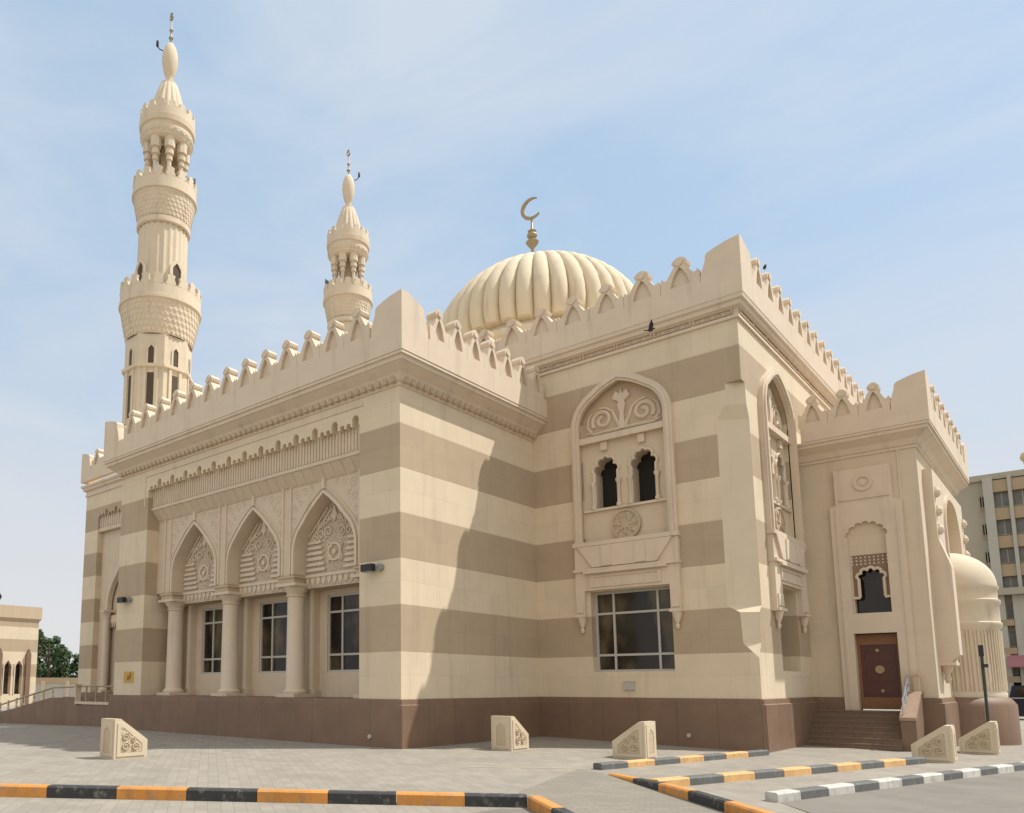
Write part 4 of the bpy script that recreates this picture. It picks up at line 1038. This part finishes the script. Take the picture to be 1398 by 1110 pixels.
m = MB(); m.lathe((ax - 1.2, 24.6, 14.9), [(.5, 0), (.4, .4), (.7, .9), (.9, 1.4), (.55, 2.0), (.1, 2.6)], 12); obj('roof_urn', m, 'hollow', ob, 50)
def tree(x, y, zt, rad, label, nl=5200, name='broadleaf_tree'):
    g = ZG(x); r = empty(name, (x, y, g), label=label, cat='tree', group='trees beyond the far wall')
    m = MB(); m.tube([(x, y, g - .3), (x + .2, y + .1, g + zt * .25), (x, y + .3, g + zt * .45), (x + .2, y, g + zt * .8)], .55, 8, taper=.3)
    for k in range(7):
        a = k * .9; h = zt * (.3 + .06 * k); m.tube([(x, y, g + h), (x + rad * .4 * math.cos(a), y + rad * .4 * math.sin(a), g + h + 1.3), (x + rad * .75 * math.cos(a), y + rad * .75 * math.sin(a), g + h + 2.0)], .2, 5, taper=.3)
    obj('trunk', m, 'bark', r, 60)
    cl = [(Vector((x, y, g + zt * .55)), rad * .75)]
    for k in range(26):
        a = random.uniform(0, 2 * PI); hh = random.uniform(.22, .95); rr = rad * math.sqrt(max(.05, 1 - ((hh - .5) / .52) ** 2)) * random.uniform(.5, 1.05)
        cl.append((Vector((x + rr * math.cos(a), y + rr * math.sin(a), g + zt * hh)), rad * random.uniform(.16, .36)))
    m = MB()
    for _ in range(nl):
        c, R = random.choice(cl); v = Vector((random.gauss(0, 1), random.gauss(0, 1), random.gauss(0, 1))).normalized() * R * random.uniform(.55, 1.05); p = c + v
        if p.z < g + 1: continue
        n = (v.normalized() + Vector((random.uniform(-.7, .7), random.uniform(-.7, .7), random.uniform(-.4, .9)))).normalized(); t = n.orthogonal().normalized(); t.rotate(Matrix.Rotation(random.uniform(0, 6.28), 3, n)); b = n.cross(t); s = random.uniform(.22, .5)
        m.face([m.bm.verts.new(q) for q in (p - t * s, p - b * s * .5, p + t * s, p + b * s * .5)])
    obj('crown', m, 'leaf', r)
def at_px(fx, depth):       # helper kept for the trees: lateral metres from the camera axis at a depth
    return (20.75 + .735 * fx - .678 * depth, -24.14 + .678 * fx + .735 * depth)
x, y = at_px(-66.5, 160); tree(x, y, 14.6, 4.4, 'dark green tree immediately right of the striped outbuilding')
x, y = at_px(-62.0, 168); tree(x, y, 9.6, 3.8, 'lower lighter bush like tree beside the mosque edge', 3800)
x, y = at_px(-69.5, 166); tree(x, y, 12.5, 3.8, 'dark tree half hidden behind the outbuilding end', 3600)
wl = empty('boundary_wall', (-128, 47, 0), label='long low pale wall with tan coping below the trees', cat='wall')
p0 = Vector(at_px(-82, 150)); p1 = Vector(at_px(-40, 150)); dv = (p1 - p0).normalized(); FW = F((p0.x, p0.y, 0), (dv.x, dv.y, 0), (dv.y, -dv.x, 0)); LW = (p1 - p0).length
m = MB(); m.fbox(FW, 0, LW, -1.5, 2.9, -.5, 0); obj('wall_panel', m, 'farwall', wl)
m = MB(); m.fbox(FW, 0, LW, 2.9, 4.0, -.6, .1); obj('coping', m, 'tan', wl)
for i in range(9):
    m = MB(); m.fbox(FW, i * LW / 9, i * LW / 9 + .6, -1.5, 3.3, 0, .25); obj('pier', m, 'trim', wl)

# ------------------------------------------------------------------ light, sky, camera
sun_dir = Vector((1, .96, 2.06)).normalized(); elev = math.asin(sun_dir.z)
sd = bpy.data.lights.new('sun', 'SUN'); sd.energy = 2.0; sd.angle = math.radians(.5); sd.color = (1, .97, .92)
so = bpy.data.objects.new('sun', sd); col.objects.link(so); so.rotation_euler = (-sun_dir).to_track_quat('-Z', 'Y').to_euler(); so.location = (0, 0, 80)
w = bpy.data.worlds.new('World'); scn.world = w; w.use_nodes = True; t = NT(w.node_tree); bg = w.node_tree.nodes['Background']
sky = t.n('ShaderNodeTexSky', sky_type='NISHITA'); sky.sun_disc = False; sky.sun_elevation = elev; sky.sun_rotation = math.atan2(1, .96)
sky.air_density = 1.0; sky.dust_density = 1.6; sky.ozone_density = 1.4
tc = t.n('ShaderNodeTexCoord')
mp = t.n('ShaderNodeMapping'); mp.inputs['Scale'].default_value = (1.2, 2.2, 5.0); mp.inputs['Rotation'].default_value = (0, .15, .5); t.l(tc.outputs['Generated'], mp.inputs[0])
n1 = t.n('ShaderNodeTexNoise'); n1.inputs['Scale'].default_value = 1.4; n1.inputs['Detail'].default_value = 6; n1.inputs['Roughness'].default_value = .55; n1.inputs['Distortion'].default_value = .5; t.l(mp.outputs[0], n1.inputs['Vector'])
base = t.mix(.86, sky.outputs[0], (1.2, 1.63, 2.07))
cf = t.math('ADD', t.math('MULTIPLY', t.ramp(n1.outputs[0], .36, .68), .62), .04)
cloudy = t.mix(cf, base, (2.1, 2.24, 2.42))
sx = t.n('ShaderNodeSeparateXYZ'); t.l(tc.outputs['Generated'], sx.inputs[0])
hz = t.n('ShaderNodeMapRange', interpolation_type='SMOOTHSTEP'); hz.inputs[1].default_value = -.02; hz.inputs[2].default_value = .55; hz.inputs[3].default_value = .95; hz.inputs[4].default_value = 0; t.l(sx.outputs[2], hz.inputs[0])
cloudy = t.mix(hz.outputs[0], cloudy, (2.2, 2.18, 2.2))
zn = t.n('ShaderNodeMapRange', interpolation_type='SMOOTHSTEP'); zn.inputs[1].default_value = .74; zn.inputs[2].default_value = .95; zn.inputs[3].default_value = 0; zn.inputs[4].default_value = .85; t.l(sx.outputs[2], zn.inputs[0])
cloudy = t.mix(zn.outputs[0], cloudy, (3.5, 3.3, 3.05))     # added bright zenith, out of view, lifts the fill on shaded walls
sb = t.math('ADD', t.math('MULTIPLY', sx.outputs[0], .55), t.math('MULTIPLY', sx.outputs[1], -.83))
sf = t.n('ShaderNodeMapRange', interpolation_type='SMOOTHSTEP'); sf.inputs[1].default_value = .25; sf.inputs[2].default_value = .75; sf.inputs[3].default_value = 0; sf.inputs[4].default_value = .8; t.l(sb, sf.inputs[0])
cloudy = t.mix(sf.outputs[0], cloudy, (3.3, 3.1, 2.9))    # added bright sky patch behind the camera, brightens the shaded facades
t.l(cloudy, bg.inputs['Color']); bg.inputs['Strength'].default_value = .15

cam = bpy.data.cameras.new('camera'); co = bpy.data.objects.new('camera', cam); col.objects.link(co)
f_, px, py, d_ = 1064., 510., 794., 142.
cam.sensor_fit = 'HORIZONTAL'; cam.sensor_width = 36; cam.lens = f_ * 36 / 1398
cam.shift_x = (699 - px) / 1398; cam.shift_y = (py - 555) / 1398
cam.clip_start = .1; cam.clip_end = 6000
co.location = Vector((20.748, -24.144, 2.5)) * S
a = math.radians(42.68); pitch = math.atan2(d_, f_)
co.rotation_euler = (PI / 2 + pitch, 0, a)
scn.camera = co
scn.view_settings.view_transform = 'Standard'; scn.view_settings.look = 'None'; scn.view_settings.exposure = 1.2; scn.view_settings.gamma = 1
scn.render.engine = 'CYCLES'
